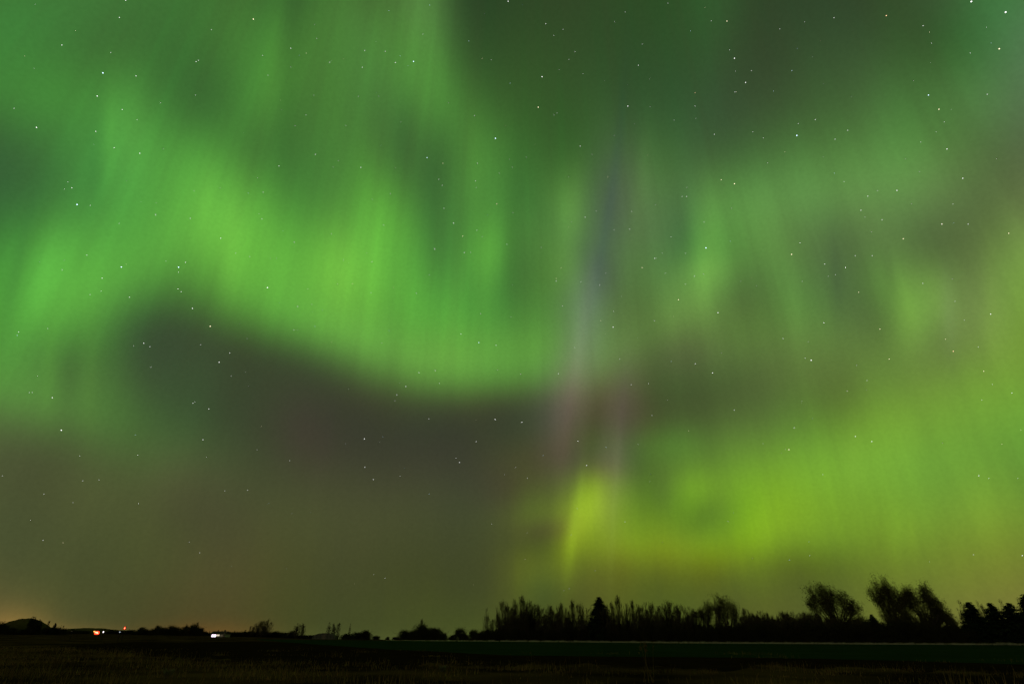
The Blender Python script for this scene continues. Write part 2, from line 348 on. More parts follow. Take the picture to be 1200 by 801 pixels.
# ------------------------------------------------------------------ helpers
COL = SC.collection
def s_ray(px, py):                           # viewing ray of a point of the 1200 x 801 photograph
    u = (px - 600) / 666.67; v = -(py - 400.5) / 666.67
    return FWD + RT * u + UP * v
def smooth(a, b, x):
    t = min(1, max(0, (x - a) / (b - a))); return t * t * (3 - 2 * t)
def terrain(x, y):
    z = .7 * smooth(280, 620, y) * smooth(-120, -330, x)
    w = smooth(-.40, -.29, x / max(y, 1.0)) if y > 228 else 0.0        # the land falls away behind the field edge
    z -= w * .0079 * max(0.0, y - 228)
    return z + .04 * math.sin(x * .11 + 1.3) * math.sin(y * .09) * smooth(-30, -90, x)
def ground_at(px, py):
    d = s_ray(px, py); s = -CAM_H / d.z
    return d.x * s, d.y * s
def at(px, py, Y):
    d = s_ray(px, py); s = Y / d.y
    return Vector((d.x * s, Y, CAM_H + d.z * s))
def standing(px, top, Y):                    # foot and height of a thing whose top shows at (px, top)
    p = at(px, top, Y); z0 = terrain(p.x, Y)
    return Vector((p.x, Y, z0)), p.z - z0
def tag(o, label=None, cat=None, group=None, kind=None):
    if label: o['label'] = label
    if cat: o['category'] = cat
    if group: o['group'] = group
    if kind: o['kind'] = kind
    return o
def thing(name, loc, label, cat, group=None, rz=0.0):
    o = bpy.data.objects.new(name, None); o.empty_display_size = 0.3
    COL.objects.link(o); o.location = loc; o.rotation_euler = (0, 0, rz)
    return tag(o, label, cat, group)
class MB:
    def __init__(s): s.v = []; s.f = []; s.n = 0
    def add(s, v, f):
        v = np.asarray(v, float).reshape(-1, 3); s.v.append(v)
        s.f.extend([tuple(int(i) + s.n for i in q) for q in f]); s.n += len(v)
    def box(s, c, d, rz=0.0):
        c = np.array(c, float); x, y, z = np.array(d, float) / 2
        v = np.array([(a, b, e) for a in (-x, x) for b in (-y, y) for e in (-z, z)])
        if rz:
            cs, sn = math.cos(rz), math.sin(rz)
            v = np.c_[v[:, 0] * cs - v[:, 1] * sn, v[:, 0] * sn + v[:, 1] * cs, v[:, 2]]
        s.add(v + c, [(0, 1, 3, 2), (4, 6, 7, 5), (0, 4, 5, 1), (2, 3, 7, 6), (0, 2, 6, 4), (1, 5, 7, 3)])
    def tube(s, pts, rad, n=5):
        pts = [Vector(p) for p in pts]; vs = []; fs = []
        for i, p in enumerate(pts):
            d = (pts[min(i + 1, len(pts) - 1)] - pts[max(i - 1, 0)])
            if d.length < 1e-6: d = Vector((0, 0, 1))
            d.normalize(); a = d.orthogonal().normalized(); b = d.cross(a)
            for k in range(n):
                t = 2 * math.pi * k / n
                vs.append(p + (a * math.cos(t) + b * math.sin(t)) * rad[i])
        for i in range(len(pts) - 1):
            for k in range(n):
                fs.append((i * n + k, i * n + (k + 1) % n, (i + 1) * n + (k + 1) % n, (i + 1) * n + k))
        fs.append(tuple(range(n - 1, -1, -1))); fs.append(tuple((len(pts) - 1) * n + k for k in range(n)))
        s.add([tuple(v) for v in vs], fs)
    def ribbon(s, pts, w, rng):              # a thin twig, tapering to its tip
        pts = np.asarray(pts, float); d = pts[-1] - pts[0]
        a = np.cross(d, rng.normal(size=3)); a /= (np.linalg.norm(a) + 1e-9)
        k = len(pts); ws = np.linspace(w, w * .3, k)[:, None] * a / 2
        s.add(np.r_[pts - ws, pts + ws], [(i, i + 1, k + i + 1, k + i) for i in range(k - 1)])
    def cards(s, c, l, w, rng, bias=None):   # many small leaf faces
        c = np.asarray(c, float); k = len(c)
        d = rng.normal(size=(k, 3))
        if bias is not None: d = d * .7 + np.asarray(bias)
        d /= np.linalg.norm(d, axis=1)[:, None]
        a = np.cross(d, rng.normal(size=(k, 3))); a /= np.linalg.norm(a, axis=1)[:, None]
        L = (l * rng.uniform(.6, 1.4, k))[:, None] / 2; W = (w * rng.uniform(.6, 1.4, k))[:, None] / 2
        v = np.stack([c - d * L, c + a * W, c + d * L, c - a * W], 1).reshape(-1, 3)
        s.add(v, [(4 * i, 4 * i + 1, 4 * i + 2, 4 * i + 3) for i in range(k)])
    def mesh(s, name, mat, smooth_=False):
        me = bpy.data.meshes.new(name)
        me.from_pydata(np.concatenate(s.v).tolist(), [], s.f); me.update()
        if mat: me.materials.append(mat)
        if smooth_:
            me.polygons.foreach_set('use_smooth', [True] * len(me.polygons))
        return me
    def build(s, name, mat, parent=None, loc=(0, 0, 0), smooth_=False):
        o = bpy.data.objects.new(name, s.mesh(name, mat, smooth_)); COL.objects.link(o)
        o.location = loc
        if parent: o.parent = parent
        return o
def copy_thing(o, loc, label, cat, group=None, rz=0.0, scale=(1, 1, 1)):
    c = o.copy(); COL.objects.link(c); c.location = loc; c.rotation_euler = (0, 0, rz); c.scale = scale
    for ch in o.children:
        k = ch.copy(); COL.objects.link(k); k.parent = c
        for g in ch.children:
            q = g.copy(); COL.objects.link(q); q.parent = k
    for key in ('group', 'kind'):
        if key in c: del c[key]
    return tag(c, label, cat, group)

# ------------------------------------------------------------------ materials
def material(name, base, vary=None, scale=4.0, rough=.9, translucent=0.0, bump=0.0, coords='Object', mid=.5, spread=.25):
    mt = bpy.data.materials.new(name); mt.use_nodes = True
    t = mt.node_tree; t.nodes.clear()
    o = t.nodes.new('ShaderNodeOutputMaterial')
    p = t.nodes.new('ShaderNodeBsdfPrincipled'); p.inputs['Roughness'].default_value = rough
    p.inputs['Specular IOR Level'].default_value = 0.15 if rough < .85 else 0.0
    col = None
    if vary:
        tcn = t.nodes.new('ShaderNodeTexCoord'); nz = t.nodes.new('ShaderNodeTexNoise')
        nz.inputs['Scale'].default_value = scale; nz.inputs['Detail'].default_value = 6
        t.links.new(tcn.outputs[coords], nz.inputs['Vector'])
        rp = t.nodes.new('ShaderNodeValToRGB')
        rp.color_ramp.elements[0].position = mid - spread; rp.color_ramp.elements[0].color = (*base, 1)
        rp.color_ramp.elements[1].position = mid + spread; rp.color_ramp.elements[1].color = (*vary, 1)
        t.links.new(nz.outputs[0], rp.inputs[0]); col = rp.outputs[0]
        t.links.new(col, p.inputs['Base Color'])
        if bump:
            bp = t.nodes.new('ShaderNodeBump'); bp.inputs['Strength'].default_value = bump
            t.links.new(nz.outputs[0], bp.inputs['Height']); t.links.new(bp.outputs[0], p.inputs['Normal'])
    else: p.inputs['Base Color'].default_value = (*base, 1)
    if translucent:
        tr = t.nodes.new('ShaderNodeBsdfTranslucent'); mxs = t.nodes.new('ShaderNodeMixShader')
        mxs.inputs[0].default_value = translucent
        if col is not None: t.links.new(col, tr.inputs['Color'])
        else: tr.inputs['Color'].default_value = (*base, 1)
        t.links.new(p.outputs[0], mxs.inputs[1]); t.links.new(tr.outputs[0], mxs.inputs[2]); t.links.new(mxs.outputs[0], o.inputs[0])
    else: t.links.new(p.outputs[0], o.inputs[0])
    return mt
def glow(name, color, strength):
    mt = bpy.data.materials.new(name); mt.use_nodes = True
    t = mt.node_tree; t.nodes.clear()
    o = t.nodes.new('ShaderNodeOutputMaterial'); e = t.nodes.new('ShaderNodeEmission')
    e.inputs['Color'].default_value = (*color, 1); e.inputs['Strength'].default_value = strength
    t.links.new(e.outputs[0], o.inputs[0]); mt.cycles.emission_sampling = 'NONE'
    return mt
M = dict(
    ground=material('field_ground', (.017, .0115, .005), (.095, .059, .021), .12, 1.0, bump=.3, mid=.52, spread=.13),
    hill=material('hill_grass', (.06, .052, .018), (.11, .09, .03), .06, 1.0),
    crop=material('crop_green', (.016, .035, .011), (.026, .052, .016), .10, 1.0, translucent=.15),
    soil=material('bare_soil', (.010, .007, .003), (.026, .017, .007), .35, 1.0, bump=.4),
    bark=material('bark', (.045, .036, .022), (.075, .06, .036), 3.0),
    twig=material('twig', (.075, .063, .028), (.12, .10, .042), 2.0, translucent=.1),
    leaf=material('leaf', (.085, .075, .022), (.14, .12, .038), .6, translucent=.3),
    needle=material('needle', (.022, .036, .016), (.04, .06, .024), 1.2, translucent=.15),
    bush=material('bush_leaf', (.030, .032, .012), (.06, .056, .02), .8, translucent=.2),
    dry=material('dry_grass', (.60, .58, .34), (.74, .72, .46), 1.5, translucent=.45, coords='Object'),
    grass=material('grass_blade', (.026, .018, .006), (.38, .235, .080), .22, translucent=.35, mid=.5, spread=.16),
    tussock=material('pale_grass', (.16, .15, .08), (.26, .23, .12), 3.0, translucent=.4),
    metal=material('painted_metal', (.025, .025, .025), (.04, .04, .04), 5.0, .9),
    wood=material('weathered_wood', (.16, .13, .09), (.26, .22, .16), 6.0),
    siding=material('pale_siding', (.42, .40, .34), (.55, .52, .45), 2.0, .8),
    roofing=material('roof_shingle', (.05, .045, .04), (.08, .07, .06), 4.0, .9),
    sheet=material('plastic_sheet', (.16, .155, .12), (.24, .23, .18), 1.0, .9, translucent=.4),
    red_lens=glow('red_lens', (1.0, .05, .012), 2.2),
    amber=glow('amber_lens', (1.0, .35, .06), 3.0),
    hot=glow('hot_lamp', (1.0, .45, .25), 2.4),
    white_lamp=glow('white_lamp', (1.0, .86, .95), 3.0),
    dim_lamp=glow('dim_lamp', (.8, .9, 1.0), .8),
    window_white=glow('window_white', (1.0, .80, .98), 2.4),
    window_cream=glow('window_cream', (1.0, .85, .62), .8),
    dim_glow=glow('dim_glow', (1.0, .78, .45), .06),
)

# ------------------------------------------------------------------ ground
def axis(lo, hi, near, grow):
    v = [0.0]; st = near
    while v[-1] < hi: v.append(v[-1] + st); st *= grow
    u = [0.0]; st = near
    while u[-1] > lo: u.append(u[-1] - st); st *= grow
    return sorted(set(u + v))
gx = axis(-9000, 9000, 6.0, 1.07); gy = axis(-4000, 12000, 6.0, 1.07)
gb = MB()
vs = [(x, y, terrain(x, y)) for y in gy for x in gx]; nx = len(gx)
gb.add(vs, [(j * nx + i, j * nx + i + 1, (j + 1) * nx + i + 1, (j + 1) * nx + i) for j in range(len(gy) - 1) for i in range(nx - 1)])
tag(gb.build('ground', M['ground'], smooth_=True), 'dark flat farmland stretching to the horizon', kind='structure')

EDGE_TOP = [(250, 748.0), (455, 750.0), (560, 751.0), (800, 753.2), (1000, 754.4), (1200, 755.4), (1320, 756)]
EDGE_LOW = [(250, 748.4), (300, 749.0), (340, 752.5), (450, 760), (600, 767.5), (750, 769), (900, 770.3), (1050, 773.5), (1200, 778), (1320, 781)]
def edge_y(E, px): return float(np.interp(px, [e[0] for e in E], [e[1] for e in E]))
def sheet(name, top, low, x0, x1, mat, z, label, jit, seed):
    rng = np.random.default_rng(seed); b = MB(); v = []; n = 160; k = 6
    ja = np.convolve(rng.normal(size=n + 9), np.ones(4) / 2, 'same')
    for i in range(n):
        px = x0 + (x1 - x0) * i / (n - 1)
        A = np.array(ground_at(px, top(px))); B = np.array(ground_at(px, low(px)))
        B = B * (1 + jit * ja[i])
        for j in range(k):
            p = A + (B - A) * j / (k - 1)
            v.append((p[0], p[1], terrain(p[0], p[1]) + z))
    b.add(v, [(i * k + j, i * k + j + 1, (i + 1) * k + j + 1, (i + 1) * k + j) for i in range(n - 1) for j in range(k - 1)])
    return tag(b.build(name, mat), label, kind='structure')
sheet('crop_field', lambda x: edge_y(EDGE_TOP, x), lambda x: edge_y(EDGE_LOW, x), 300, 1320, M['crop'], .012,
      'strip of green young crop in front of the trees', .006, 1)
SOIL_TOP = [(60, 757), (150, 752), (300, 751), (340, 752.2), (450, 759.5), (600, 767), (750, 768.5), (900, 769.8), (1050, 773), (1200, 777.5), (1320, 780.5)]
SOIL_LOW = [(60, 758), (150, 766), (300, 777), (450, 778), (600, 779), (900, 781), (1200, 789), (1320, 791)]
sheet('bare_soil', lambda x: edge_y(SOIL_TOP, x), lambda x: edge_y(SOIL_LOW, x) + 2 * math.sin(x * .017), 70, 1320, M['soil'], .006,
      'dark bare soil strip between the crop and the near grass', .05, 2)

# grassy mound and low far rises on the left horizon
def mound(name, px0, px1, pxp, top, Y, depth, label, lean):
    a = at(px0, 745, Y); b = at(px1, 745, Y); p = at(pxp, top, Y)
    mb = MB(); n = 40; k = 16; v = []
    rng = np.random.default_rng(int(px0) + 5)
    for i in range(n):
        t = i / (n - 1); x = a.x + (b.x - a.x) * t
        tp = (p.x - a.x) / (b.x - a.x)
        s = (t / tp if t < tp else (1 - t) / (1 - tp)); prof = math.sin(min(1, s) * math.pi / 2) ** lean
        for j in range(k):
            q = j / (k - 1) * 2 - 1; y = Y + q * depth
            base = terrain(x, y) - .3
            v.append((x, y, base + (p.z - base) * prof * math.cos(q * math.pi / 2) ** .8 + rng.normal() * .10 + .35 * prof * (math.sin(i * .9 + j * 1.7) + math.sin(i * 2.3 + 1.1 * j)) * .5))
    mb.add(v, [(i * k + j, (i + 1) * k + j, (i + 1) * k + j + 1, i * k + j + 1) for i in range(n - 1) for j in range(k - 1)])
    return tag(mb.build(name, M['hill'], smooth_=True), label, kind='structure')
mound('hill', 4, 45, 33, 724.2, 430, 25, 'smooth rounded grassy mound behind the dark oval tree at the left', .6)
mound('hill', 82, 134, 107, 735.5, 620, 60, 'low far rise behind the glowing red lamp', .9)

# ------------------------------------------------------------------ ground cover
def blades(name, pts, hts, w, mat, seed, label, lean=.25):
    rng = np.random.default_rng(seed); k = len(pts)
    pts = np.asarray(pts); ang = rng.uniform(0, math.pi, k)
    a = np.c_[np.cos(ang), np.sin(ang), np.zeros(k)] * (w * rng.uniform(.6, 1.5, k))[:, None] / 2
    tip = pts + np.c_[rng.normal(0, lean, k) * hts, rng.normal(0, lean, k) * hts, hts]
    v = np.stack([pts - a, pts + a, tip + a * .25, tip - a * .25], 1).reshape(-1, 3)
    b = MB(); b.add(v, [(4 * i, 4 * i + 1, 4 * i + 2, 4 * i + 3) for i in range(k)])
    return tag(b.build(name, mat), label, 'grass', kind='stuff')
rng = np.random.default_rng(4)
pp = []; hh = []
cl = rng.uniform((-70, 12), (70, 75), (900, 2))            # clump centres
cl = np.r_[cl, rng.uniform((-75, 20), (-8, 75), (500, 2))]
for cx, cy in cl:
    px_lim = 1.05 * cy + 6
    if abs(cx) > px_lim: continue
    ppx = 600 + cx / cy * 749
    if ppx > 60 and ground_at(ppx, edge_y(SOIL_LOW, ppx))[1] < cy + rng.normal(0, 1.5) and rng.random() < .94: continue
    k = int(rng.integers(25, 75)); sp = rng.uniform(.3, 1.5)
    h0 = rng.uniform(.10, .42) * (1 if rng.random() < .85 else 1.5)
    q = rng.normal((cx, cy), sp, (k, 2))
    for x, y in q:
        pp.append((x, y, terrain(x, y) - .02)); hh.append(h0 * rng.uniform(.4, 1.25))
blades('grass', pp, np.array(hh), .022, M['grass'], 7, 'rough dry olive grass covering the near field')
# pale verge of dry grass along the far edge of the crop
vp = []; vh = []
for i in range(15000):
    px = rng.uniform(452, 1290)
    x, y = ground_at(px, edge_y(EDGE_TOP, px)); y += rng.uniform(-.6, 2.2)
    f = smooth(452, 640, px)
    if math.sin(px * .9) + math.sin(px * .37 + 2) + math.sin(px * 2.1) < -1.75: continue
    bump = (.75 + .25 * math.sin(px * .23) * math.sin(px * .61 + 1)) * 1.1 + .5 * math.exp(-((px - 1178) / 12) ** 2)
    vp.append((x, y, 0)); vh.append((.14 + .38 * f) * rng.uniform(.5, 1.15) * bump)
blades('dry_grass', vp, np.array(vh), .075, M['dry'], 8, 'thin pale line of dry grass along the foot of the treeline')

# ------------------------------------------------------------------ trees
def grow_branch(tb, twb, rng, p, d, L, r, lvl, upb, twig_w, kids):
    n = 5; pts = [p]; q = Vector(p); dd = Vector(d)
    for i in range(n - 1):
        dd = (dd + Vector(rng.normal(0, .10, 3)) + Vector((0, 0, upb * .12))).normalized()
        q = q + dd * (L / (n - 1)); pts.append(q.copy())
    if lvl == 0: twb.ribbon([tuple(v) for v in pts], twig_w, rng); return
    tb.tube(pts, [max(r * (1 - .75 * i / (n - 1)), .012) for i in range(n)], 4 if lvl < 2 else 6)
    for k in range(kids[lvl]):
        t = rng.uniform(.25, 1.0); i = min(int(t * (n - 1)), n - 2); f = t * (n - 1) - i
        b = pts[i].lerp(pts[i + 1], f)
        ax = Vector(rng.normal(size=3)); side = ax.cross(dd)
        if side.length < 1e-3: continue
        side.normalize(); an = rng.uniform(.30, .75)
        nd_ = (dd * math.cos(an) + side * math.sin(an) + Vector((0, 0, upb * .25))).normalized()
        grow_branch(tb, twb, rng, b, nd_, L * rng.uniform(.42, .68) * (1.15 - .45 * t), r * .42, lvl - 1, upb, twig_w, kids)
def bare_tree(seed, H=10.0, W=2.6, shoots=70, twigs=9, stems=2, lean=(0, 0), low=.0):
    """upright multi-stemmed bare tree: fine shoots rise from the stems into a narrow pointed brush"""
    rng = np.random.default_rng(seed)
    root = thing('bare_tree', (0, 0, 0), None, 'tree')
    tb, cb = MB(), MB()
    S = []
    for q in range(stems):
        n = 8; pts = []; x, y = rng.normal(0, .14 * W, 2) * (q > 0); dx, dy = rng.normal(0, .05 * W, 2) * (1 + q)
        h = H * (1.0 if q == 0 else rng.uniform(.72, .95))
        for i in range(n):
            t = i / (n - 1); pts.append(np.array((x + dx * t + lean[0] * t * t * H, y + dy * t + lean[1] * t * t * H, h * t)))
            x += rng.normal(0, .008 * H); y += rng.normal(0, .008 * H)
        tb.tube(pts, [max(.012 * h * (1 - .95 * i / (n - 1)), .02) for i in range(n)], 6); S.append(pts)
    for k in range(shoots):
        pts = S[rng.integers(0, stems)]; t = low + (.93 - low) * rng.random() ** .9
        i = min(int(t * 7), 6); b = pts[i] + (pts[i + 1] - pts[i]) * (t * 7 - i)
        a = rng.uniform(0, 6.283); env = W / 2 * (1 - .75 * t) * rng.uniform(.4, 1.1)
        L = H * min(.42, (1.04 - t)) * rng.uniform(.45, 1.0)
        out_ = np.array((math.cos(a) * env, math.sin(a) * env, 0)); d = np.array((0, 0, L)) + np.array((lean[0], lean[1], 0)) * L
        p = [b, b + out_ * .55 + d * .3, b + out_ * .9 + d * .65, b + out_ + d]
        p = [v + rng.normal(0, .05, 3) for v in p]
        if t < .55: tb.tube(p, [.035, .028, .02, .012], 3)
        else: cb.ribbon(p, .045, rng)
        for q in range(twigs):
            u = rng.uniform(.15, 1.0); i = min(int(u * 3), 2); c = p[i] + (p[i + 1] - p[i]) * (u * 3 - i)
            l = rng.uniform(.35, 1.0) * (1.1 - .5 * u) * H / 10; e = np.array((rng.normal(0, .32), rng.normal(0, .32), 1.0)); e /= np.linalg.norm(e)
            m_ = c + e * l * .5 + rng.normal(0, .05, 3)
            cb.ribbon([c, m_, c + e * l + (0, 0, .05)], .034, rng)
    tb.build('trunk', M['bark'], root); cb.build('crown', M['twig'], root)
    return root
def bush(seed, H=5.0, W=4.0, n=2600, spikes=40, mat='bush', shape=.7, name='bush', leaf=.26):
    rng = np.random.default_rng(seed)
    root = thing(name, (0, 0, 0), None, 'bush')
    tb, cb = MB(), MB()
    lobes = []
    for k in range(9):
        a = rng.uniform(0, 6.28); r = rng.uniform(0, .55) * W / 2; h = rng.uniform(.35, .78) * H * (1 - .45 * (r / (W / 2)))
        lobes.append((r * math.cos(a), r * math.sin(a), h, rng.uniform(.26, .42) * W * .8, rng.uniform(.22, .34) * H))
        tb.tube([(0, 0, 0), (r * .4 * math.cos(a), r * .4 * math.sin(a), h * .45), (r * math.cos(a), r * math.sin(a), h)], [.09, .06, .025], 5)
    c = []; n = int(n * 1.7)
    for k in range(n):
        lx, ly, lz, lr, lh = lobes[rng.integers(0, 9)]
        d = rng.normal(size=3); d /= np.linalg.norm(d); u = rng.random() ** .45
        p = np.array((lx, ly, lz)) + d * u * np.array((lr, lr, lh))
        if rng.random() < .6: f = rng.random(); p[2] *= f; p[:2] *= 1.0 + .25 * (1 - f)
        if p[2] > .02: c.append(p)
    cb.cards(c, leaf, leaf * .6, rng, (0, 0, .5))
    for k in range(spikes * 3):
        lx, ly, lz, lr, lh = lobes[rng.integers(0, 9)]
        b = np.array((lx, ly, lz)) + rng.normal(0, .3, 3) * lr * np.array((1, 1, .4))
        d = np.array((rng.normal(0, .42), rng.normal(0, .42), 1.0)); L = H * rng.uniform(.15, .45)
        cb.ribbon([b, b + d * L * .5 + rng.normal(0, .05, 3), b + d * L], .06, rng)
    tb.build('stem', M['bark'], root); cb.build('foliage', M[mat], root)
    return root
def conifer(seed, H=12.0, W=5.0, tiers=22, round_=.75):
    rng = np.random.default_rng(seed)
    root = thing('conifer_tree', (0, 0, 0), None, 'tree')
    tb, cb = MB(), MB()
    tb.tube([(0, 0, 0), (0, 0, H * .5), (0, 0, H * .98)], [.02 * H, .012 * H, .02], 7)
    for k in range(tiers):
        t = (k + .4) / tiers; z = H * (.06 + .93 * t); R = W / 2 * (1 - t) ** round_ + .10
        nb = max(5, int(13 * (1 - t) + 5))
        for q in range(nb):
            a = rng.uniform(0, 6.28); r = R * rng.uniform(.7, 1.12); dro = rng.uniform(.05, .55)
            e = np.array((math.cos(a) * r, math.sin(a) * r, z - dro * r)); s0 = np.array((0, 0, z + .15 * r))
            tb.ribbon([s0, (s0 + e) / 2 + (0, 0, .08 * r), e], .06, rng)
            m_ = int(10 + 22 * r)
            u = rng.random(m_) ** .7
            c = s0 + (e - s0) * u[:, None] + rng.normal(0, .10 + .05 * r, (m_, 3)) * (1, 1, .7)
            cb.cards(c, .46, .14, rng, (math.cos(a) * .6, math.sin(a) * .6, -.1))
    tb.build('trunk', M['bark'], root); cb.build('crown', M['needle'], root)
    return root
def plume_tree(seed, plumes, base_px, Y, label, dens=1.0, name='deciduous_tree', sweep=(-.38, 0, 1.0)):
    """large tree: limbs fan out of the trunk into wind-combed plumes of twigs and leaves; plume = (px, py, radius px, height px)"""
    rng = np.random.default_rng(seed)
    mp = Y / (1.124 * 666.67)
    ctr = [at(p[0], p[1], Y) for p in plumes]
    X0 = at(base_px, 740, Y).x; foot = Vector((X0, Y, terrain(X0, Y)))
    root = thing(name, foot, label, 'tree')
    tb, cb = MB(), MB()
    top = max(c.z for c in ctr) - foot.z
    mean = sum((c - foot for c in ctr), Vector()) / len(ctr)
    fork = Vector((mean.x * .25, 0, top * .26))
    tb.tube([(0, 0, 0), tuple(fork * .5), tuple(fork)], [.45, .36, .30], 8)
    for c, p in zip(ctr, plumes):
        e = c - foot; e.y += rng.normal(0, 1.6)
        rx = p[2] * mp * 1.32; rz = p[3] * mp
        m1 = fork.lerp(e, .45) + Vector((rng.normal(0, .3), rng.normal(0, .6), -.06 * e.z))
        m2 = fork.lerp(e, .8) + Vector((rng.normal(0, .2), rng.normal(0, .5), 0))
        tb.tube([tuple(fork * .95), tuple(m1), tuple(m2), tuple(e)], [.24, .15, .09, .03], 6)
        for k in range(int(60 * dens)):
            b = m1.lerp(e, rng.uniform(.45, 1.0)) + Vector(rng.normal(0, .34, 3)) * rx
            d = Vector(sweep) + Vector(rng.normal(0, .36, 3)); d.normalize(); L = rng.uniform(.45, 1.1) * rz
            q = b + d * L * .5 + Vector(rng.normal(0, .12, 3)); q2 = q + (d + Vector((-.25, 0, -.1))) * L * .5
            cb.ribbon([tuple(b), tuple(q), tuple(q2)], .05, rng)
            m_ = int(17 * dens); u = rng.random(m_)[:, None]
            cc = np.array(b) + (np.array(q2) - np.array(b)) * u + rng.normal(0, .28, (m_, 3))
            cb.cards(cc, .26, .11, rng, np.array(d) * .45)
    tr = tb.build('trunk', M['bark'], root); cb.build('crown', M['leaf'], root)
    return root
def line_Y(px): return ground_at(px, edge_y(EDGE_TOP, px))[1]

# -- the big wind-combed trees of the right treeline
plume_tree(11, [(962, 693, 9, 11), (970, 696, 8, 11), (949, 706, 6, 6), (956, 711, 6, 6), (979, 699, 7, 12), (987, 697, 6, 12), (994, 701, 5, 10),
                (955, 690, 6, 8), (961, 688, 5, 7), (968, 708, 7, 10), (980, 711, 7, 10), (992, 714, 6, 8), (1002, 716, 5, 7), (1007, 725, 5, 6), (1006, 711, 5, 7), (955, 699, 7, 9), (963, 704, 7, 9), (975, 692, 7, 9), (1010, 733, 5, 7), (999, 731, 6, 8), (978, 735, 7, 8), (964, 731, 5, 7), (1004, 705, 4, 6), (972, 724, 8, 10), (986, 726, 8, 10)],
           985, line_Y(975) + 9, 'tall wind combed leafy tree with ragged crown left of the tallest tree', 1.18)
plume_tree(12, [(1026, 685, 6, 9), (1030, 693, 7, 9), (1040, 683, 6, 11), (1045, 685, 6, 11), (1052, 690, 6, 10), (1037, 697, 7, 10), (1048, 699, 7, 10),
                (1058, 697, 6, 9), (1026, 702, 5, 6), (1033, 709, 5, 7), (1043, 712, 6, 8), (1054, 711, 6, 8), (1064, 699, 6, 8), (1048, 724, 7, 8), (1056, 704, 7, 9), (1022, 692, 5, 7), (1062, 692, 5, 7), (1061, 708, 7, 9), (1038, 690, 7, 9), (1062, 727, 6, 8), (1030, 724, 6, 8), (1041, 728, 7, 8), (1069, 722, 6, 8), (1058, 718, 6, 8)],
           1052, line_Y(1045) + 10, 'tallest tree of the treeline with double plumed leafy crown', 1.18)
plume_tree(13, [(1078, 692, 6, 9), (1086, 692, 7, 10), (1093, 695, 6, 9), (1099, 706, 6, 6), (1072, 697, 5, 8), (1105, 713, 6, 6), (1112, 720, 5, 5), (1117, 727, 4, 5),
                (1080, 704, 7, 9), (1090, 707, 7, 9), (1098, 714, 6, 8), (1070, 708, 5, 7), (1078, 718, 6, 8), (1104, 722, 6, 7), (1090, 722, 6, 8), (1066, 693, 5, 7), (1098, 701, 5, 6), (1081, 688, 5, 8), (1067, 702, 7, 9), (1084, 698, 8, 9), (1116, 728, 6, 8), (1108, 732, 7, 8), (1099, 729, 7, 8), (1085, 731, 7, 8), (1121, 735, 5, 7), (1075, 729, 6, 8), (1112, 722, 6, 8)],
           1092, line_Y(1090) + 8, 'broad leafy tree with crown sloping down to the right beside the tallest tree', 1.18)
plume_tree(14, [(845, 705, 6, 11), (850, 706, 6, 10), (857, 711, 6, 10), (862, 718, 5, 9), (844, 714, 6, 9), (853, 720, 7, 9), (848, 728, 7, 8), (866, 726, 5, 6)],
           853, line_Y(850) + 8, 'dense dark tree with pointed dome crown in the middle of the treeline', 1.15, sweep=(-.12, 0, 1.0))
plume_tree(15, [(829, 710, 5, 9), (826, 718, 6, 9), (835, 713, 4, 8), (834, 722, 6, 8), (820, 717, 5, 7), (815, 719, 4, 6), (826, 729, 7, 7)],
           828, line_Y(828) + 11, 'smaller tufted leafy tree touching the left side of the pointed dome tree', 1.0, sweep=(-.15, 0, 1.0))

# -- conifers
con_a = conifer(21, 12, 7.4, 36, .72); con_b = conifer(22, 12, 5.6, 36, .78); con_c = conifer(23, 12, 7.6, 34, .62)
def put(proto, px, top, Y, label, cat, group=None, H0=10.0, wide=1.0, rz=0.0, used=set()):
    foot, h = standing(px, top, Y); s = h / H0
    if proto.name not in used:
        used.add(proto.name); proto.location = foot; proto.rotation_euler = (0, 0, rz); proto.scale = (s * wide, s * wide, s)
        return tag(proto, label, cat, group)
    return copy_thing(proto, foot, label, cat, group, rz, (s * wide, s * wide, s))
put(con_a, 702, 698.5, line_Y(702) + 7, 'lone dark conifer with a sharp tip rising between bare saplings', 'tree', H0=12, wide=1.5)
put(con_b, 1134, 704.5, line_Y(1133) + 6, 'narrow dark spruce just right of the broad leafy tree', 'tree', H0=12, wide=2.1, rz=1)
put(con_b, 1159, 705.5, line_Y(1158) + 7, 'slim dark spruce in the gap left of the broad spruce', 'tree', H0=12, wide=2.0, rz=2)
put(con_c, 1181, 705.5, line_Y(1178) + 6, 'broad rounded dark spruce near the right border', 'tree', H0=12, wide=1.65, rz=3)
put(con_b, 1201, 695, line_Y(1200) + 6, 'tall dark spruce cut off by the right border', 'tree', H0=12, wide=2.1, rz=4)
put(con_c, 1021, 719, line_Y(1021) + 5, 'short dark conifer below the gap left of the tallest tree', 'tree', H0=12, wide=1.2, rz=5)

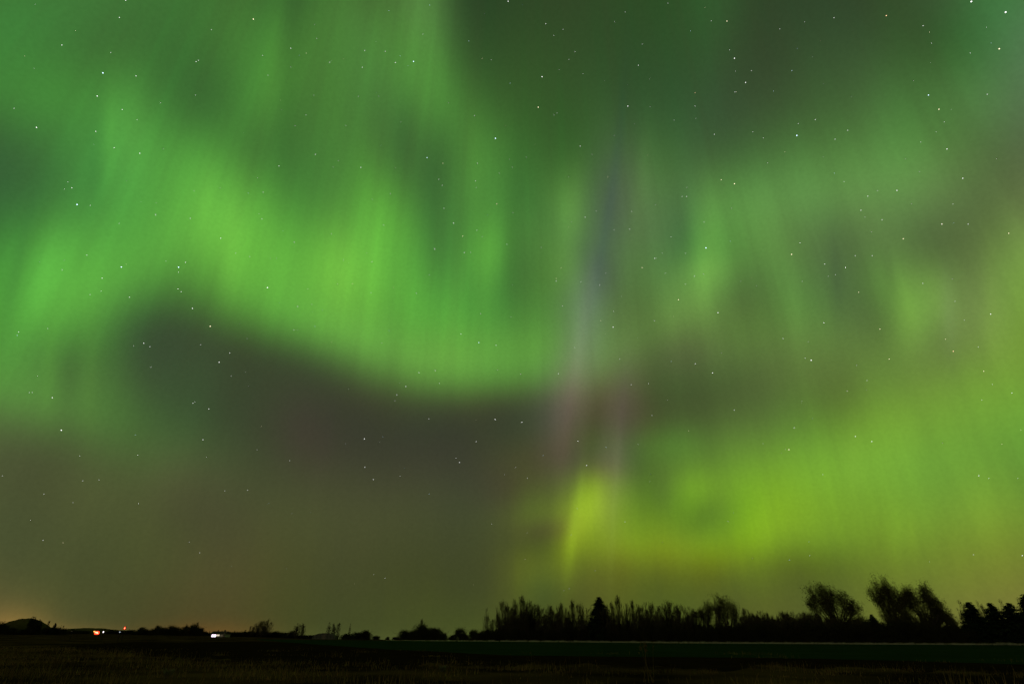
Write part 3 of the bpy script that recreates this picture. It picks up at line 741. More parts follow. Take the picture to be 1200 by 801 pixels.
# -- slender leafless trees
sap = [bare_tree(31, 10, 3.4, 120, 14, 3), bare_tree(32, 10, 2.8, 95, 12, 2), bare_tree(33, 10, 3.6, 150, 14, 4, (.03, 0)),
       bare_tree(34, 10, 3.4, 70, 10, 2, (-.10, 0)), bare_tree(35, 10, 4.6, 190, 15, 6, (-.03, 0))]
GL = 'slender bare trees at the left end of the treeline'
GM = 'slender bare trees between the conifer and the tufted tree'
GR = 'bare scrub trees along the right half of the treeline'
LL = 'slender leafless tree in the dense stand left of the lone conifer'
LM = 'slender leafless tree in the open stand right of the lone conifer'
LR = 'low leafless scrub tree in the hedge between dome tree and ragged tree'
LB = 'pale bare tree standing behind the spruces at the right border'
rr = random.Random(5)
first_label = {570: 'leftmost slender bare tree leaning out of the stand', 611: 'tallest thin bare tree in the stand left of the lone conifer',
               588: 'bushy pointed bare tree near the left end of the stand', 757: 'dark twiggy tree leaning left in the open stand right of the conifer'}
for i, (px, top, kind) in enumerate([(570, 713, 3), (577, 725, 0), (583, 719, 1), (588, 704, 2), (595, 710, 1), (602, 702, 0), (607, 708, 4), (611, 699, 1), (615, 705, 2), (621, 704, 2),
                     (626, 708, 4), (631, 709, 1), (637, 713, 4), (645, 709, 2), (652, 711, 4), (658, 707, 1), (663, 712, 0), (666, 710, 3), (671, 704, 1), (677, 707, 2), (682, 716, 0), (690, 712, 3),
                     (599, 713, 4), (618, 711, 4), (640, 714, 0), (655, 714, 2)]):
    put(sap[kind], px, top, line_Y(px) + rr.uniform(4, 14), first_label.get(px, LL), 'tree', None if px in first_label else GL, 10, rr.uniform(.9, 1.3), rr.uniform(0, 6))
for px, top, kind in [(712, 709, 4), (716, 706, 1), (724, 699, 1), (729, 708, 3), (734, 707, 0), (740, 704, 1), (746, 708, 0), (753, 712, 4), (757, 706, 4), (764, 706, 2), (770, 710, 0), (777, 711, 3),
                      (783, 704, 2), (786, 706, 4), (793, 708, 2), (799, 709, 4), (805, 711, 3), (811, 713, 0), (838, 704, 0), (872, 713, 1), (878, 715, 3)]:
    lab = first_label.get(px, LM if px < 815 else 'thin bare sapling poking up beside the dome tree')
    put(sap[kind], px, top, line_Y(px) + rr.uniform(4, 13), lab, 'tree', None if px in first_label else (GM if px < 815 else 'bare saplings beside the dome tree'), 10, rr.uniform(.9, 1.3), rr.uniform(0, 6))
for px in range(584, 696, 8):
    put(sap[rr.choice([2, 4, 4])], px + rr.uniform(-2, 2), rr.uniform(717, 726), line_Y(px) + rr.uniform(10, 18), LL, 'tree', GL, 10, rr.uniform(1.0, 1.5), rr.uniform(0, 6))
for px in range(714, 822, 9):
    put(sap[rr.choice([2, 4, 4])], px + rr.uniform(-2, 2), rr.uniform(717, 727), line_Y(px) + rr.uniform(10, 18), LM, 'tree', GM, 10, rr.uniform(1.2, 1.8), rr.uniform(0, 6))
for px in range(868, 962, 4):
    put(sap[rr.choice([4, 2, 4, 2])], px + rr.uniform(-2, 2), rr.uniform(716, 723), line_Y(px) + rr.uniform(4, 10), LR, 'tree', GR, 10, rr.uniform(1.3, 1.9), rr.uniform(0, 6))
for px, top in [(1121, 704), (1127, 708), (1147, 705), (1150, 709), (1169, 703), (1190, 702), (1194, 700)]:
    put(sap[rr.choice([1, 3, 3])], px, top, line_Y(px) + rr.uniform(14, 20), LB, 'tree', 'pale bare trees behind the spruces', 10, rr.uniform(.8, 1.1), rr.uniform(0, 6))

# -- the solid thicket under the trees
bsh = [bush(41, 5, 4.6, 2600, 60), bush(42, 5, 4.0, 2400, 90), bush(43, 5, 5.2, 3000, 40), bush(44, 5, 4.4, 2600, 20)]
px = 563.0
while px < 1216:
    top = np.interp(px, [562, 572, 590, 640, 700, 760, 830, 900, 960, 1000, 1050, 1110, 1140, 1216], [743, 737, 731, 733, 730, 731, 729, 725, 726, 724, 723, 727, 733, 733])
    for row in range(2):
        put(rr.choice(bsh), px + rr.uniform(-3, 3), top + rr.uniform(-2.5, 4.5) + 3 * (row == 0), line_Y(px) + (3.2 if row == 0 else 9) + rr.uniform(0, 2),
            'dark bush merged into the solid thicket at the foot of the treeline', 'bush', 'bushes of the dark thicket', 5, rr.uniform(.85, 1.2), rr.uniform(0, 6))
    px += 8.5
# -- separate bushes and trees left of the treeline
def bush_at(k, px, top, Y, half, label, rz=0, cat='bush', group=None):
    half *= 1.35
    foot, h = standing(px, top, Y); s = h / 5.0
    w = half * 2 * Y / (1.124 * 666.67); base_w = {0: 4.6, 1: 4.0, 2: 5.2, 3: 4.4}[k] * s * 1.02
    return put(bsh[k], px, top, Y, label, cat, group, 5.0, w / base_w, rz)
bush_at(3, 554, 735.5, 238, 6.5, 'small oval bush standing just left of the treeline')
bush_at(0, 540, 734.5, 240, 7.0, 'flat topped bush left of the small oval bush', 1)
bush_at(2, 531, 743, 239, 5.5, 'low spreading shrub at the left foot of the flat topped bush', 2)
for j, (px, top, half) in enumerate(((484, 737.5, 6), (504, 735, 7), (521, 741, 5), (547, 742, 5), (561, 740, 5), (566, 737.5, 5), (572, 735, 6))):
    bush_at(j % 4, px, top, 247 if px < 530 else line_Y(px) + 5, half, 'low scrub bush filling the gaps between the bushes left of the treeline', j, 'bush', 'scrub between the bushes left of the treeline')
bush_at(2, 496, 729.5, 246, 12.5, 'tallest of the dark bushes left of the treeline', 3)
bush_at(3, 512, 733.5, 243, 9.5, 'rounded bush joined to the right of the tallest dark bush', 4)
bush_at(1, 475, 737, 250, 7.0, 'rounded bush at the left of the tallest dark bush', 5)
bush_at(0, 465, 745.5, 252, 5.0, 'tiny low shrub left of the rounded bush', 1)
bush_at(3, 455, 745, 255, 2.2, 'single tiny shrub alone in the open gap', 2)
bush_at(1, 441, 744, 262, 4.5, 'faint thin shrub right of the dark block shaped bush', 3)
bush_at(3, 430, 736.5, 275, 6.5, 'high right end of the dark block shaped hedge', 4)
bush_at(0, 419, 739.5, 276, 8.0, 'middle of the dark block shaped hedge sloping left', 5)
bush_at(2, 406, 741.5, 278, 8.0, 'low left end of the dark block shaped hedge', 0)
def sap_at(k, px, top, Y, wide, label, rz=0, group=None): return put(sap[k], px, top, Y, label, 'tree', group, 10, wide, rz)
sap_at(1, 494, 725.5, 249, 1.3, 'thin bare twigs of a tree above the tallest dark bush', 1)
sap_at(3, 411, 730.5, 290, .8, 'lone thin bare tree with a tufted top above the hedge', 2)
sap_at(1, 398, 730, 296, 1.6, 'right bare tree of the thin trio beside the hoop shed', 3)
sap_at(0, 392, 730, 298, 1.4, 'middle bare tree of the thin trio beside the hoop shed', 4)
sap_at(3, 386, 728.5, 300, 1.5, 'left bare tree of the thin trio beside the hoop shed', 5)
sap_at(4, 349, 730, 330, 1.5, 'left one of two thin bare trees left of the hoop shed', 1)
sap_at(2, 355.5, 730, 332, 1.3, 'right one of two thin bare trees left of the hoop shed', 2)
bush_at(1, 342, 738, 335, 4.0, 'small shrub beside the two thin bare trees', 2)
for j, px in enumerate((333, 322, 310, 298, 287, 278)):
    bush_at(j % 4, px, (740, 738.5, 737.5, 738, 739, 739.5)[j], 360, 8, 'low dark bush in the hedge under the round bare tree', j, 'bush', 'hedge bushes under the round bare tree')
for j, px in enumerate((366, 352, 340)):
    bush_at(j % 4, px, (743.2, 743, 742.5)[j], 345, 9, 'very low hedge bush between hoop shed and round bare tree', j, 'bush', 'low hedge by the hoop shed')
sap_at(4, 315, 725, 352, 1.75, 'round crowned bare tree standing out of the low hedge', 3)
sap_at(2, 308, 727, 354, 1.8, 'bare tree joined to the left of the round crowned bare tree', 4)
for j, (px, top) in enumerate(((303, 731), (298, 731), (294, 733))):
    sap_at((2, 4, 1)[j], px, top, 356, 1.2, 'thin sapling left of the round crowned bare tree', j, 'saplings left of the round bare tree')
# far hedge with little conifers near the farmhouse
for j, (px, top) in enumerate(((242, 738.2), (246, 738.6), (256, 737.2), (260.5, 738), (275.5, 737.8), (287.5, 737))):
    put(con_b, px, top, 440 + j * 2, 'tiny dark conifer on the horizon around the lit farmhouse', 'tree', 'tiny conifers around the farmhouse', 12, 1.0, j)
for j, (px, top, half) in enumerate(((267, 739.5, 6), (272, 740, 6), (280, 740, 6), (250, 740.3, 5), (240, 739.5, 5))):
    bush_at(j % 4, px, top, 450, half, 'low dark bush behind the lit farmhouse', j, 'bush', 'bushes behind the farmhouse')
for j, (px, top, half) in enumerate(((236, 734, 5), (228, 730.5, 6), (218, 732.5, 6), (210, 733, 6), (202, 731.8, 6), (194, 734, 6), (186, 731.5, 6), (180, 735.5, 6), (172, 736, 5), (164, 737.5, 6))):
    bush_at(j % 4, px, top, 430 + 3 * j, half, 'dark bush in the far hedge left of the farmhouse', j, 'bush', 'bushes of the far left hedge')
for j, (px, top) in enumerate(((231.5, 728.5), (226, 729.5), (219, 730.5))):
    sap_at((2, 4, 0)[j], px, top, 436, 1.0, 'spiky small tree at the right end of the far left hedge', j, 'spiky trees of the far left hedge')
bush_at(3, 168.5, 733.2, 470, 5, 'rounded bush at the left end of the far left hedge', 3)
for j, (px, top, half) in enumerate(((154, 737, 7), (141, 737.5, 7), (131, 737, 6), (101, 737.8, 9), (87, 737.3, 7))):
    bush_at(j % 4, px, top, 520, half, 'faint low bush on the horizon by the red lights', j, 'bush', 'faint bushes by the red lights')
# far left corner
ovo = bush(51, 5, 3.9, 5200, 0, 'bush', name='round_tree', leaf=.30)
put(ovo, 44.2, 720.8, 400, 'dense dark upright oval tree at the right end of the mound', 'tree', None, 5.0, 1.1)
sap_at(1, 58, 727, 420, 1.2, 'faint bare tree right of the dark oval tree', 2)
put(con_c, 65.5, 729, 418, 'small dark pointed tree on the left horizon', 'tree', None, 12, .95, 1)
sap_at(3, 72.5, 732, 420, .8, 'left one of two tiny bare shoots by the small pointed tree', 2)
sap_at(1, 75, 732.5, 421, .8, 'right one of two tiny bare shoots by the small pointed tree', 3)
for j, (px, top, half) in enumerate(((55, 734.5, 6), (66, 734, 8), (76, 735.5, 6))):
    bush_at(j % 4, px, top, 424, half, 'low dark scrub bush right of the oval tree', j, 'bush', 'scrub right of the oval tree')
for j, (px, top, half) in enumerate(((-6, 727, 9), (3, 727.5, 6), (9, 731, 5), (17, 733.5, 6), (28, 736, 8), (36, 736, 7))):
    bush_at(j % 4, px, top, 405, half, ('dark bush cut off by the left border' if j == 0 else 'low dark bush in front of the mound'), j, 'bush', None if j == 0 else 'bushes in front of the mound')

# ------------------------------------------------------------------ buildings and lights on the left
def px_m(Y): return Y / (1.124 * 666.67)
# farmhouse with lit windows
Yh = 315; k = px_m(Yh); c = at(254.5, 746.6, Yh); z0 = terrain(c.x, Yh)
house = thing('farmhouse', (c.x, Yh, z0), 'small far farmhouse with two glaring lit windows', 'house')
Wd = 17 * k; eave = at(254.5, 742.0, Yh).z - z0
wb = MB(); wb.box((0, 3, eave / 2), (Wd, 6, eave)); wl = wb.build('wall', M['siding'], house)
rb = MB(); e = .4; rise = 1.1
rb.add([(-Wd / 2 - e, -e, eave + .003), (Wd / 2 + e, -e, eave + .003), (Wd / 2 + e, 6 + e, eave + .003), (-Wd / 2 - e, 6 + e, eave + .003),
        (-Wd / 2 - e, 3, eave + rise), (Wd / 2 + e, 3, eave + rise)],
       [(0, 1, 5, 4), (2, 3, 4, 5), (0, 4, 3), (1, 2, 5), (0, 3, 2, 1)])
roof = rb.build('roof', M['roofing'], house)
cb = MB(); cb.box((Wd * .22, 3.6, eave + rise + .1), (.6, .6, 1.0)); cb.build('chimney', M['roofing'], roof)
def window(x0, x1, y0, y1, mat):
    a = at(x0, y0, Yh); b = at(x1, y1, Yh); w = b.x - a.x; h = a.z - b.z; cx = (a.x + b.x) / 2 - c.x; cz = (a.z + b.z) / 2 - z0
    f = MB(); t = .10
    f.box((cx, -.05, cz + h / 2), (w + t, .1, t)); f.box((cx, -.05, cz - h / 2), (w + t, .1, t))
    f.box((cx - w / 2, -.05, cz), (t, .1, h - t)); f.box((cx + w / 2, -.05, cz), (t, .1, h - t)); f.box((cx, -.05, cz), (t * .7, .1, h - t))
    fo = f.build('window', M['siding'], house)
    p = MB(); p.box((cx, -.02, cz), (w - t, .02, h - t)); p.build('pane', mat, fo)
window(248.3, 253.0, 742.7, 745.9, M['window_white'])
window(253.9, 257.2, 742.7, 744.9, M['window_cream'])
window(258.6, 262.4, 742.9, 745.3, M['dim_glow'])  # added pane, no real window: its glow stands in for a dimly lit wall
db = MB(); db.box((Wd * .5 - .55, -.03, 1.0), (.9, .06, 2.0)); dr = db.build('door', M['wood'], house)
hb = MB(); hb.box((Wd * .5 - .25, -.09, 1.0), (.06, .06, .12)); hb.build('handle', M['metal'], dr)
# hoop shed
Ys = 285; c = at(381, 748, Ys); a = at(367.5, 748, Ys); b = at(395, 748, Ys); R = (b.x - a.x) / 2; hgt = at(381, 741.3, Ys).z - terrain(c.x, Ys)
shed = thing('hoop_shed', (c.x, Ys, terrain(c.x, Ys)), 'low arched pale hoop shed among thin bare trees', 'shed')
s_ = MB(); n = 20; vs = []
for y in (-2.5, 2.5):
    for i in range(n + 1):
        t = math.pi * i / n; vs.append((-R * math.cos(t), y, hgt * math.sin(t) ** .8 if i not in (0, n) else 0))
s_.add(vs, [(i, i + 1, n + 2 + i, n + 1 + i) for i in range(n)] + [tuple(range(n, -1, -1)), tuple(range(n + 1, 2 * n + 2))])
s_.build('cover', M['sheet'], shed)
for q in range(7):
    hb = MB(); x = -R * .86 + q * R * 1.72 / 6; zz = hgt * max(.05, 1 - (x / R) ** 2) ** .45
    hb.tube([(x, -2.55, 0), (x, -2.55, zz * .97)], [.05, .05], 5); hb.build('rib', M['metal'], shed)
db = MB(); db.box((0, -2.56, min(hgt * .4, 1.0)), (1.4, .08, min(hgt * .8, 2.0))); db.build('door', M['wood'], shed)

# lamps on the left horizon
Yl = 150; k = px_m(Yl)
def lamp(name, px, py, w, h, lens, label, core=None, tail=None, Y=Yl, lw=.05):
    p = at(px, py, Y); z0 = terrain(p.x, Y); root = thing(name, (p.x, Y, z0), label, 'lamp'); H = p.z - z0
    pb = MB(); pb.tube([(0, .12, 0), (0, .12, H + h * .3)], [lw, lw * .8], 7); pb.tube([(0, .12, 0), (0, .12, .06)], [.16, .16], 10); pb.build('post', M['metal'], root)
    hb = MB(); hb.box((0, .06, H), (w + .10, .10, h + .10)); ho = hb.build('housing', M['metal'], root)
    L = MB(); n = 18
    rim = [(w / 2 * math.copysign(abs(math.cos(t)) ** .6, math.cos(t)), h / 2 * math.copysign(abs(math.sin(t)) ** .6, math.sin(t))) for t in [2 * math.pi * i / n for i in range(n)]]
    L.add([(x, -.01, H + z) for x, z in rim] + [(x * .7, -.09, H + z * .7) for x, z in rim],
          [(i, (i + 1) % n, n + (i + 1) % n, n + i) for i in range(n)] + [tuple(range(n, 2 * n))])
    L.build('lens', lens, ho)
    if core:
        for cx, cz, cw, ch in core[1]:
            c_ = MB(); c_.box((cx, -.10, H + cz), (cw, .04, ch)); c_.build('bulb', core[0], ho)
    if tail:
        t_ = MB(); t_.box((tail[1], -.02, H + tail[2]), (tail[3], .10, tail[4])); t_.build('side_lamp', tail[0], ho)
    return root
lamp('warning_lamp', 113.6, 740.9, 6.0 * k, 3.6 * k, M['red_lens'], 'largest glowing red orange lamp low on the left horizon',
     (M['hot'], [(-.35 * k, .35 * k, 3.2 * k, 1.3 * k), (1.0 * k, -.35 * k, 2.0 * k, 1.0 * k)]), (M['amber'], -3.3 * k, 1.3 * k, 1.4 * k, 1.1 * k))
lamp('warning_lamp', 146.2, 735.4, 1.9 * k, 2.8 * k, M['red_lens'], 'small red lamp on a tall post right of the large red lamp', (M['hot'], [(.15 * k, -.1 * k, .7 * k, 1.1 * k)]))
lamp('yard_lamp', 121.2, 739.9, 1.1 * k, 1.6 * k, M['white_lamp'], 'tiny bright white lamp right beside the large red lamp')
lamp('yard_lamp', 140.5, 740.0, .9 * k, 1.1 * k, M['dim_lamp'], 'faint tiny white lamp under the small red lamp')
lamp('yard_lamp', 84.3, 739.3, .7 * k, .8 * k, M['dim_glow'], 'barely visible tiny lamp left of the large red lamp')

# fence post by the trees
x, y = ground_at(1113, 754.6); pb = MB(); pb.tube([(0, 0, 0), (0, 0, 2.3)], [.13, .12], 8); pb.tube([(0, 0, 2.3), (0, 0, 2.36)], [.15, .02], 8)
p = thing('wooden_post', (x, y, 0), 'thin upright pole at the crop edge below the broad leafy tree', 'post'); pb.build('shaft', M['wood'], p)

# pale tussocks and a tall dry weed in the near grass
def tussock(px, py, size, label, seed):
    rng = np.random.default_rng(seed); x, y = ground_at(px, py); b = MB()
    for q in range(150):
        a = rng.uniform(0, 6.28); d = np.array((math.cos(a) * .55, math.sin(a) * .55, 1.0)) * size * rng.uniform(.5, 1.1); o = np.array((rng.normal(0, .12), rng.normal(0, .12), 0)) * size
        b.ribbon([o, o + d * .6, o + d + (0, 0, -.18 * size)], .03, rng)
    t = thing('grass_tussock', (x, y, terrain(x, y)), label, 'grass clump'); b.build('blades', M['tussock'], t)
tussock(196, 794, .42, 'pale greenish grass clump in the near left field', 1)
tussock(518, 786.5, .34, 'small pale grass clump in the near middle field', 2)
def weed(px, py, H, label, seed):
    rng = np.random.default_rng(seed); x, y = ground_at(px, py); t = thing('dry_weed', (x, y, 0), label, 'weed'); b = MB()
    for q in range(7):
        dx = rng.normal(-.10, .13); p = [np.array((rng.normal(0, .1), rng.normal(0, .1), 0))]
        for i in range(4): p.append(p[-1] + np.array((dx * H / 4, rng.normal(0, .03), H / 4 * rng.uniform(.8, 1.1))))
        b.ribbon(p, .03, rng)
        for e_ in np.linspace(-.12, .1, 6): b.cards(p[-1] + rng.normal(0, .03, (3, 3)) + (0, 0, e_), .08, .03, rng)
    b.build('stalk', M['grass'], t)
weed(762, 799, 1.35, 'thin dry weed stalks standing in the near field', 3)

# ------------------------------------------------------------------ stars: tiny luminous spheres very far off
# x, y on the photograph, magnitude class 1-5, tint
STARS = """147.3,0.7,2,w 139.9,20.6,2,w 296.9,22.6,4,y 368.7,29.0,1,w 371.0,45.2,1,w 340.7,56.6,2,w 386.2,73.1,2,w 307.7,65.0,1,w 72.5,52.9,2,w 232.5,70.8,1.5,w 229.8,72.5,2,w 120.6,85.6,4,b
159.4,89.0,2,w 113.9,112.6,3,w 188.0,120.6,1,w 229.2,111.5,1,w 143.2,128.4,2,w 160.7,140.2,1,w 42.8,149.3,3,w 112.2,154.0,2,w 329.6,128.1,1,w 358.6,134.8,1,w 345.8,147.3,1,w 133.8,173.2,2,w
191.4,174.2,2,w 163.8,179.6,2.5,w 369.7,181.0,2,w 326.9,194.4,2,w 396.6,188.4,1.5,w 84.2,220.1,2,w 75.5,221.4,1,w 90.3,239.6,4,b 105.8,240.6,1,w 183.0,237.9,1,w 182.3,251.7,1.5,w 223.1,255.8,1.5,w
308.4,225.1,1.5,w 302.0,207.9,1,w 210.0,219.1,1,w 307.0,256.5,1,w 148.3,212.0,1,w 314.1,88.3,1,w 340.7,78.5,1,w 247.7,35.0,1,w 129.7,61.7,1,w 258.1,220.1,1,w 333.0,211.3,1,w 79.5,213.0,1,w
16.5,127.0,1,w 595.5,1.7,3,w 568.2,15.8,1,w 639.6,28.0,2,w 495.7,40.1,1,w 427.3,59.3,2,w 451.6,60.3,2,w 463.4,73.5,2.5,w 484.6,72.1,4,b 424.6,78.9,2,w 575.6,70.1,1,w 674.0,60.7,1.5,w
666.6,69.8,1,w 635.2,90.0,3.5,w 726.9,70.4,1.5,y 748.1,76.5,2,w 420.2,112.9,1.5,w 443.8,112.6,1,w 525.7,120.3,1.5,w 556.0,135.5,2,w 630.8,125.7,4,y 580.6,162.1,5,b 735.7,124.4,3,w 655.4,81.6,1,w
683.1,86.6,1,w 717.8,58.6,1,w 680.0,171.2,2.5,w 500.4,184.7,3,b 519.0,191.4,1.5,y 559.4,191.4,2,w 422.9,196.1,2.5,w 463.4,196.8,1,w 557.4,212.0,2,w 513.2,204.9,1.5,w 514.2,210.3,1.5,w 518.3,217.0,1.5,w
585.0,203.2,1,w 620.1,210.3,1,w 617.0,184.3,1,w 597.1,186.7,1,w 457.6,227.1,1.5,w 582.0,238.9,3,y 520.3,244.0,1.5,w 531.4,261.2,1.5,w 601.2,249.4,1,w 495.7,157.7,1,w 639.9,172.5,1,w 719.8,158.7,1,w
685.4,254.4,1,w 698.9,247.0,1,w 767.7,240.3,1.5,w 666.2,207.3,1,w 597.5,33.0,1,w 649.0,41.8,1,w 659.8,34.4,1,w 732.6,14.2,1,w 720.2,25.6,1,w 752.8,51.9,1,w 693.9,181.0,1,w 799.3,230.2,1.5,w
789.9,140.9,1,w 743.4,145.2,1,w 669.9,259.8,1,w 738.0,268.6,1.5,w 449.2,263.2,1,w 558.4,219.7,1,w 494.4,221.7,1,w 490.0,231.5,1,w 782.8,4.0,1,w 652.8,132.4,1,w 649.4,134.8,1,w 851.9,24.9,3,y
977.3,20.9,1.5,w 1038.6,18.5,3,o 1081.7,30.3,1.5,w 1138.3,2.0,5,w 1178.5,14.5,5,w 1171.0,57.3,4,y 1137.0,62.3,1,w 860.7,68.4,3.5,w 913.9,34.0,1,w 854.9,58.6,1,w 861.7,83.6,1,w 880.5,82.9,1,w
873.8,96.7,3,w 861.3,107.8,1.5,w 814.5,108.9,1.5,o 814.5,124.4,1.5,w 1088.1,111.5,3,b 1100.3,128.1,3,y 1156.9,110.5,1.5,w 955.4,140.2,2,w 935.5,144.9,1.5,w 933.8,158.7,4.5,b 993.4,152.7,1.5,w 978.6,163.1,1.5,w
837.1,157.4,2,w 894.7,161.4,1,w 882.2,154.3,1,w 845.2,210.6,2.5,y 860.7,215.3,4,y 1109.7,174.6,2.5,w 1128.2,208.9,2.5,w 1051.1,223.1,2.5,w 1017.0,229.8,2,w 1028.5,223.4,1,w 989.1,213.0,1,w 978.6,233.2,1.5,w
1008.9,246.3,2,w 1033.5,257.5,1,w 1068.3,238.9,1,w 1103.6,262.5,2,w 1134.6,262.5,1,w 804.7,230.2,2,w 804.7,219.7,1,w 871.4,232.2,1,w 997.8,113.6,1,w 952.0,66.7,1,w 899.4,190.7,1,w 833.7,24.6,1,w
1070.3,95.0,1,w 1091.5,50.6,1,w 857.6,244.0,1,w 1116.8,238.9,1,w 1077.4,201.2,1,w 1079.0,166.5,1,w 824.9,260.2,1,w 1106.7,142.9,1,w 1167.3,186.0,1,w 182.3,251.3,1.5,w 223.1,255.7,1.5,w 258.5,279.0,2.5,w
306.7,256.7,1,w 344.8,283.7,2,w 388.2,273.9,1.5,w 142.2,312.7,4,b 209.3,313.0,4.5,b 217.4,307.3,2,w 119.6,325.8,2,w 209.3,318.7,1.5,w 276.3,296.5,1.5,w 208.6,338.3,2,w 212.3,341.7,2,w 151.7,348.1,2,w
105.5,345.0,1,w 225.5,361.2,3,w 246.3,382.1,4,y 313.4,336.9,4,w 360.6,338.3,1.5,w 395.6,332.2,2,w 348.8,358.9,2,w 346.1,360.2,1,w 168.5,402.0,2.5,w 175.6,406.0,1.5,w 256.8,424.2,3,w 258.8,419.5,1,w
269.3,413.4,2,w 270.9,440.4,1,w 291.2,451.9,1,w 235.2,403.7,1,w 287.8,435.7,1,w 226.1,472.1,2,w 244.7,478.8,2,w 61.3,465.7,2.5,w 71.8,503.8,3.5,w 237.9,514.9,2,w 252.8,497.0,1,o 344.4,386.5,1.5,w
348.5,386.8,1,w 21.9,388.8,1.5,w 101.8,298.9,1.5,w 118.6,341.0,1,w 179.6,350.8,1,w 194.4,305.9,1,w 316.8,302.2,1,w 323.9,302.6,1,w 292.5,300.6,1,w 37.7,459.6,1,w 55.9,384.8,1,w 43.8,440.7,1,w
176.9,430.0,1,w 365.3,356.5,1,w 315.8,286.4,1,w 34.4,459.6,1,w 531.4,261.5,2,w 558.7,269.9,1.5,w 542.2,276.6,2.5,y 509.2,291.5,3,w 544.2,295.8,2.5,w 551.3,295.5,1.5,w 594.1,286.1,1.5,w 503.1,321.8,1.5,w
435.7,306.6,2,w 430.3,309.6,1,w 461.3,336.9,1,y 434.7,343.0,1,w 488.0,343.3,1,w 563.4,367.6,2,w 598.8,371.3,1,w 540.2,391.2,2,w 561.1,401.3,3,b 581.3,404.3,2,w 447.2,401.6,1,w 491.0,436.4,2,w
510.2,434.0,1.5,w 582.7,433.3,2.5,w 610.0,438.0,2,w 654.4,437.7,2,w 475.5,452.5,2.5,w 465.0,462.3,2,w 462.7,469.4,1,w 514.9,448.8,1.5,w 408.1,456.2,1,w 502.4,490.6,1.5,w 580.3,491.3,2.5,w 612.0,494.3,2,w
427.0,513.9,3,w 558.1,517.2,1,w 651.7,329.2,2,w 659.2,358.2,2.5,w 680.7,330.2,1,w 702.6,333.9,1.5,w 709.7,319.8,1,w 718.5,383.1,3,w 719.1,364.6,1.5,w 725.9,356.2,1,w 738.3,263.5,1.5,w 767.3,302.6,2.5,w
752.5,313.4,2.5,y 779.5,320.1,1,w 776.1,296.5,1,w 795.0,351.1,3,y 767.0,375.7,2,w 726.2,420.5,1.5,w 739.7,450.5,1.5,w 759.9,449.2,1.5,w 782.5,468.4,1.5,w 677.4,516.6,1.5,w 786.2,277.0,1,w 402.7,304.6,1,w
600.9,334.2,1,w 449.5,263.5,1,w 487.3,449.8,1,w 633.9,443.1,1,w 685.8,254.4,1.5,w 634.2,289.8,1,w 649.7,476.5,1,w 827.3,290.4,5,b 927.7,297.9,4,y 1058.5,279.7,3,y 803.4,296.8,1.5,w 805.4,315.0,1,w
813.8,323.5,2,w 824.3,320.8,1.5,w 803.0,332.9,1,w 937.5,284.4,1.5,w 1021.1,271.6,2,w 1104.0,262.5,2,y 1134.3,262.8,1,w 1182.2,273.3,2.5,y 966.5,309.3,2,w 991.1,313.4,2.5,w 1002.2,299.5,1.5,w 1022.1,299.5,1.5,w
1006.2,342.3,2,y 841.5,366.3,3,w 965.5,378.1,2.5,w 917.6,396.6,2,w 1031.2,385.5,2.5,y 845.8,413.1,1.5,w 950.6,421.9,4,w 943.6,419.5,1.5,w 1042.0,420.5,2.5,y 1117.1,411.4,3,o 814.8,425.9,2.5,w 835.0,436.7,3,w
814.2,471.7,1,w 860.7,480.2,2.5,w 993.1,457.9,2.5,w 1108.0,397.3,1.5,y 1160.9,367.9,2.5,w 1081.4,331.9,1.5,w 1116.1,326.8,1,w 1119.1,352.8,1,w 1152.8,434.7,2,y 1185.9,460.3,1.5,w 1162.9,450.2,1,w 1002.2,511.2,1.5,w
1021.7,516.9,2,w 931.1,500.7,1,w 1146.4,406.4,1,w 1150.5,468.7,1,w 1031.2,347.1,1,w 868.1,328.9,1,w 886.6,335.3,1,w 939.9,329.5,1,w 978.9,321.8,1,w 1016.0,445.5,1,w 937.8,445.8,1,w 1003.9,427.9,1,w
889.3,432.7,1,w 824.9,260.1,1,w 1033.9,257.4,1,w 502.5,490.5,1,w 580.0,491.0,1.5,w 427.0,514.0,2.5,w 405.0,520.0,1,w 427.5,547.0,2,w 437.5,561.5,2,w 538.5,541.5,2.5,w 534.5,536.5,1,w 558.0,517.0,1.5,w
339.5,539.5,1,w 238.0,515.0,1.5,w 242.0,535.0,1.5,w 161.5,533.0,1.5,w 97.0,563.0,1,w 116.0,562.0,1,w 51.5,578.5,1,w 263.5,575.0,1,w 290.0,574.0,1,w 162.0,589.5,1,w 50.5,632.5,1,w 469.0,557.5,1,w
93.5,534.0,1,w 222.0,635.0,1,w 35.5,609.0,1,w 677.0,516.5,2,w 687.5,545.0,2.5,w 611.0,494.5,1.5,w 604.0,547.0,1,w 622.0,547.5,1,w 618.0,560.0,1,w 739.0,596.5,1,w 853.0,610.5,1.5,w 882.0,653.5,1.5,w
924.5,526.5,3.5,y 930.5,501.0,1,w 1002.5,511.0,2,w 1021.5,517.0,2,w 1067.5,522.0,1,w 1147.0,557.0,2,w 1104.0,519.0,1,w 667.0,689.0,1,w 949.0,650.5,1,w 1198.0,650.5,2,w 764.0,486.5,1,w"""
star_m = [glow('star_white', (1, 1, .98), 2.0), glow('star_blue', (.62, .82, 1.0), 2.4), glow('star_yellow', (1.0, .86, .55), 2.0), glow('star_orange', (1.0, .62, .35), 2.0)]
DIST = 9000.0
ico_t = (1 + 5 ** .5) / 2
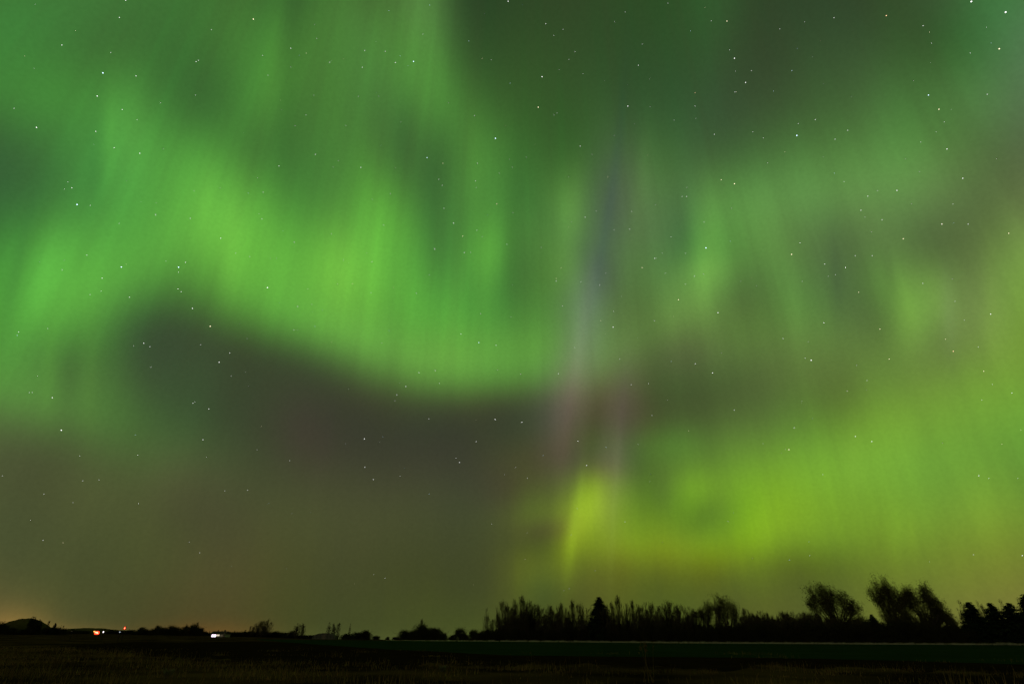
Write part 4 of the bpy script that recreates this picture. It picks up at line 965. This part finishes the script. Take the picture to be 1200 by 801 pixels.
IV = np.array([(-1, ico_t, 0), (1, ico_t, 0), (-1, -ico_t, 0), (1, -ico_t, 0), (0, -1, ico_t), (0, 1, ico_t), (0, -1, -ico_t), (0, 1, -ico_t), (ico_t, 0, -1), (ico_t, 0, 1), (-ico_t, 0, -1), (-ico_t, 0, 1)]) / 1.902
IF = [(0, 11, 5), (0, 5, 1), (0, 1, 7), (0, 7, 10), (0, 10, 11), (1, 5, 9), (5, 11, 4), (11, 10, 2), (10, 7, 6), (7, 1, 8), (3, 9, 4), (3, 4, 2), (3, 2, 6), (3, 6, 8), (3, 8, 9), (4, 9, 5), (2, 4, 11), (6, 2, 10), (8, 6, 7), (9, 8, 1)]
sb = MB(); slot = []
def star(d, rad, tint):
    d = d.normalized() * DIST
    sb.add(IV * rad + np.array((d.x, d.y, d.z + CAM_H)), IF); slot.extend([tint] * len(IF))
RAD = {1: .26, 1.5: .33, 2: .40, 2.5: .47, 3: .56, 3.5: .62, 4: .70, 4.5: .76, 5: .84}     # in thousandths of a radian x 1.75
for tok in STARS.split():
    x, y, b, c_ = tok.split(','); star(s_ray(float(x), float(y)), RAD[float(b)] / 569 * DIST * .61, 'wbyo'.index(c_))
srng = np.random.default_rng(77)
for i in range(1500):
    v = Vector(srng.normal(size=3)); v.z = abs(v.z); v.normalize()
    if v.z < .06: continue
    star(v, srng.uniform(.06, .16) / 569 * DIST, int(srng.choice([0, 0, 0, 1, 2])))
so = sb.build('stars', None)
for mt in star_m: so.data.materials.append(mt)
so.data.polygons.foreach_set('material_index', slot)
tag(so, 'countless small stars scattered over the green night sky', 'stars', kind='stuff')

# ------------------------------------------------------------------ added front light, no real source, brightens the verge and trees
sd = bpy.data.lights.new('added_front_light', 'SUN'); sd.energy = 0.15; sd.angle = math.radians(.5); sd.color = (1.0, .93, .8)
sun = bpy.data.objects.new('added_front_light', sd); COL.objects.link(sun)
sun.rotation_euler = (math.radians(62), 0, math.radians(-40))
SC.cycles.max_bounces = 4
SC.cycles.use_adaptive_sampling = True
SC.cycles.adaptive_threshold = .02
SC.cycles.adaptive_min_samples = 12
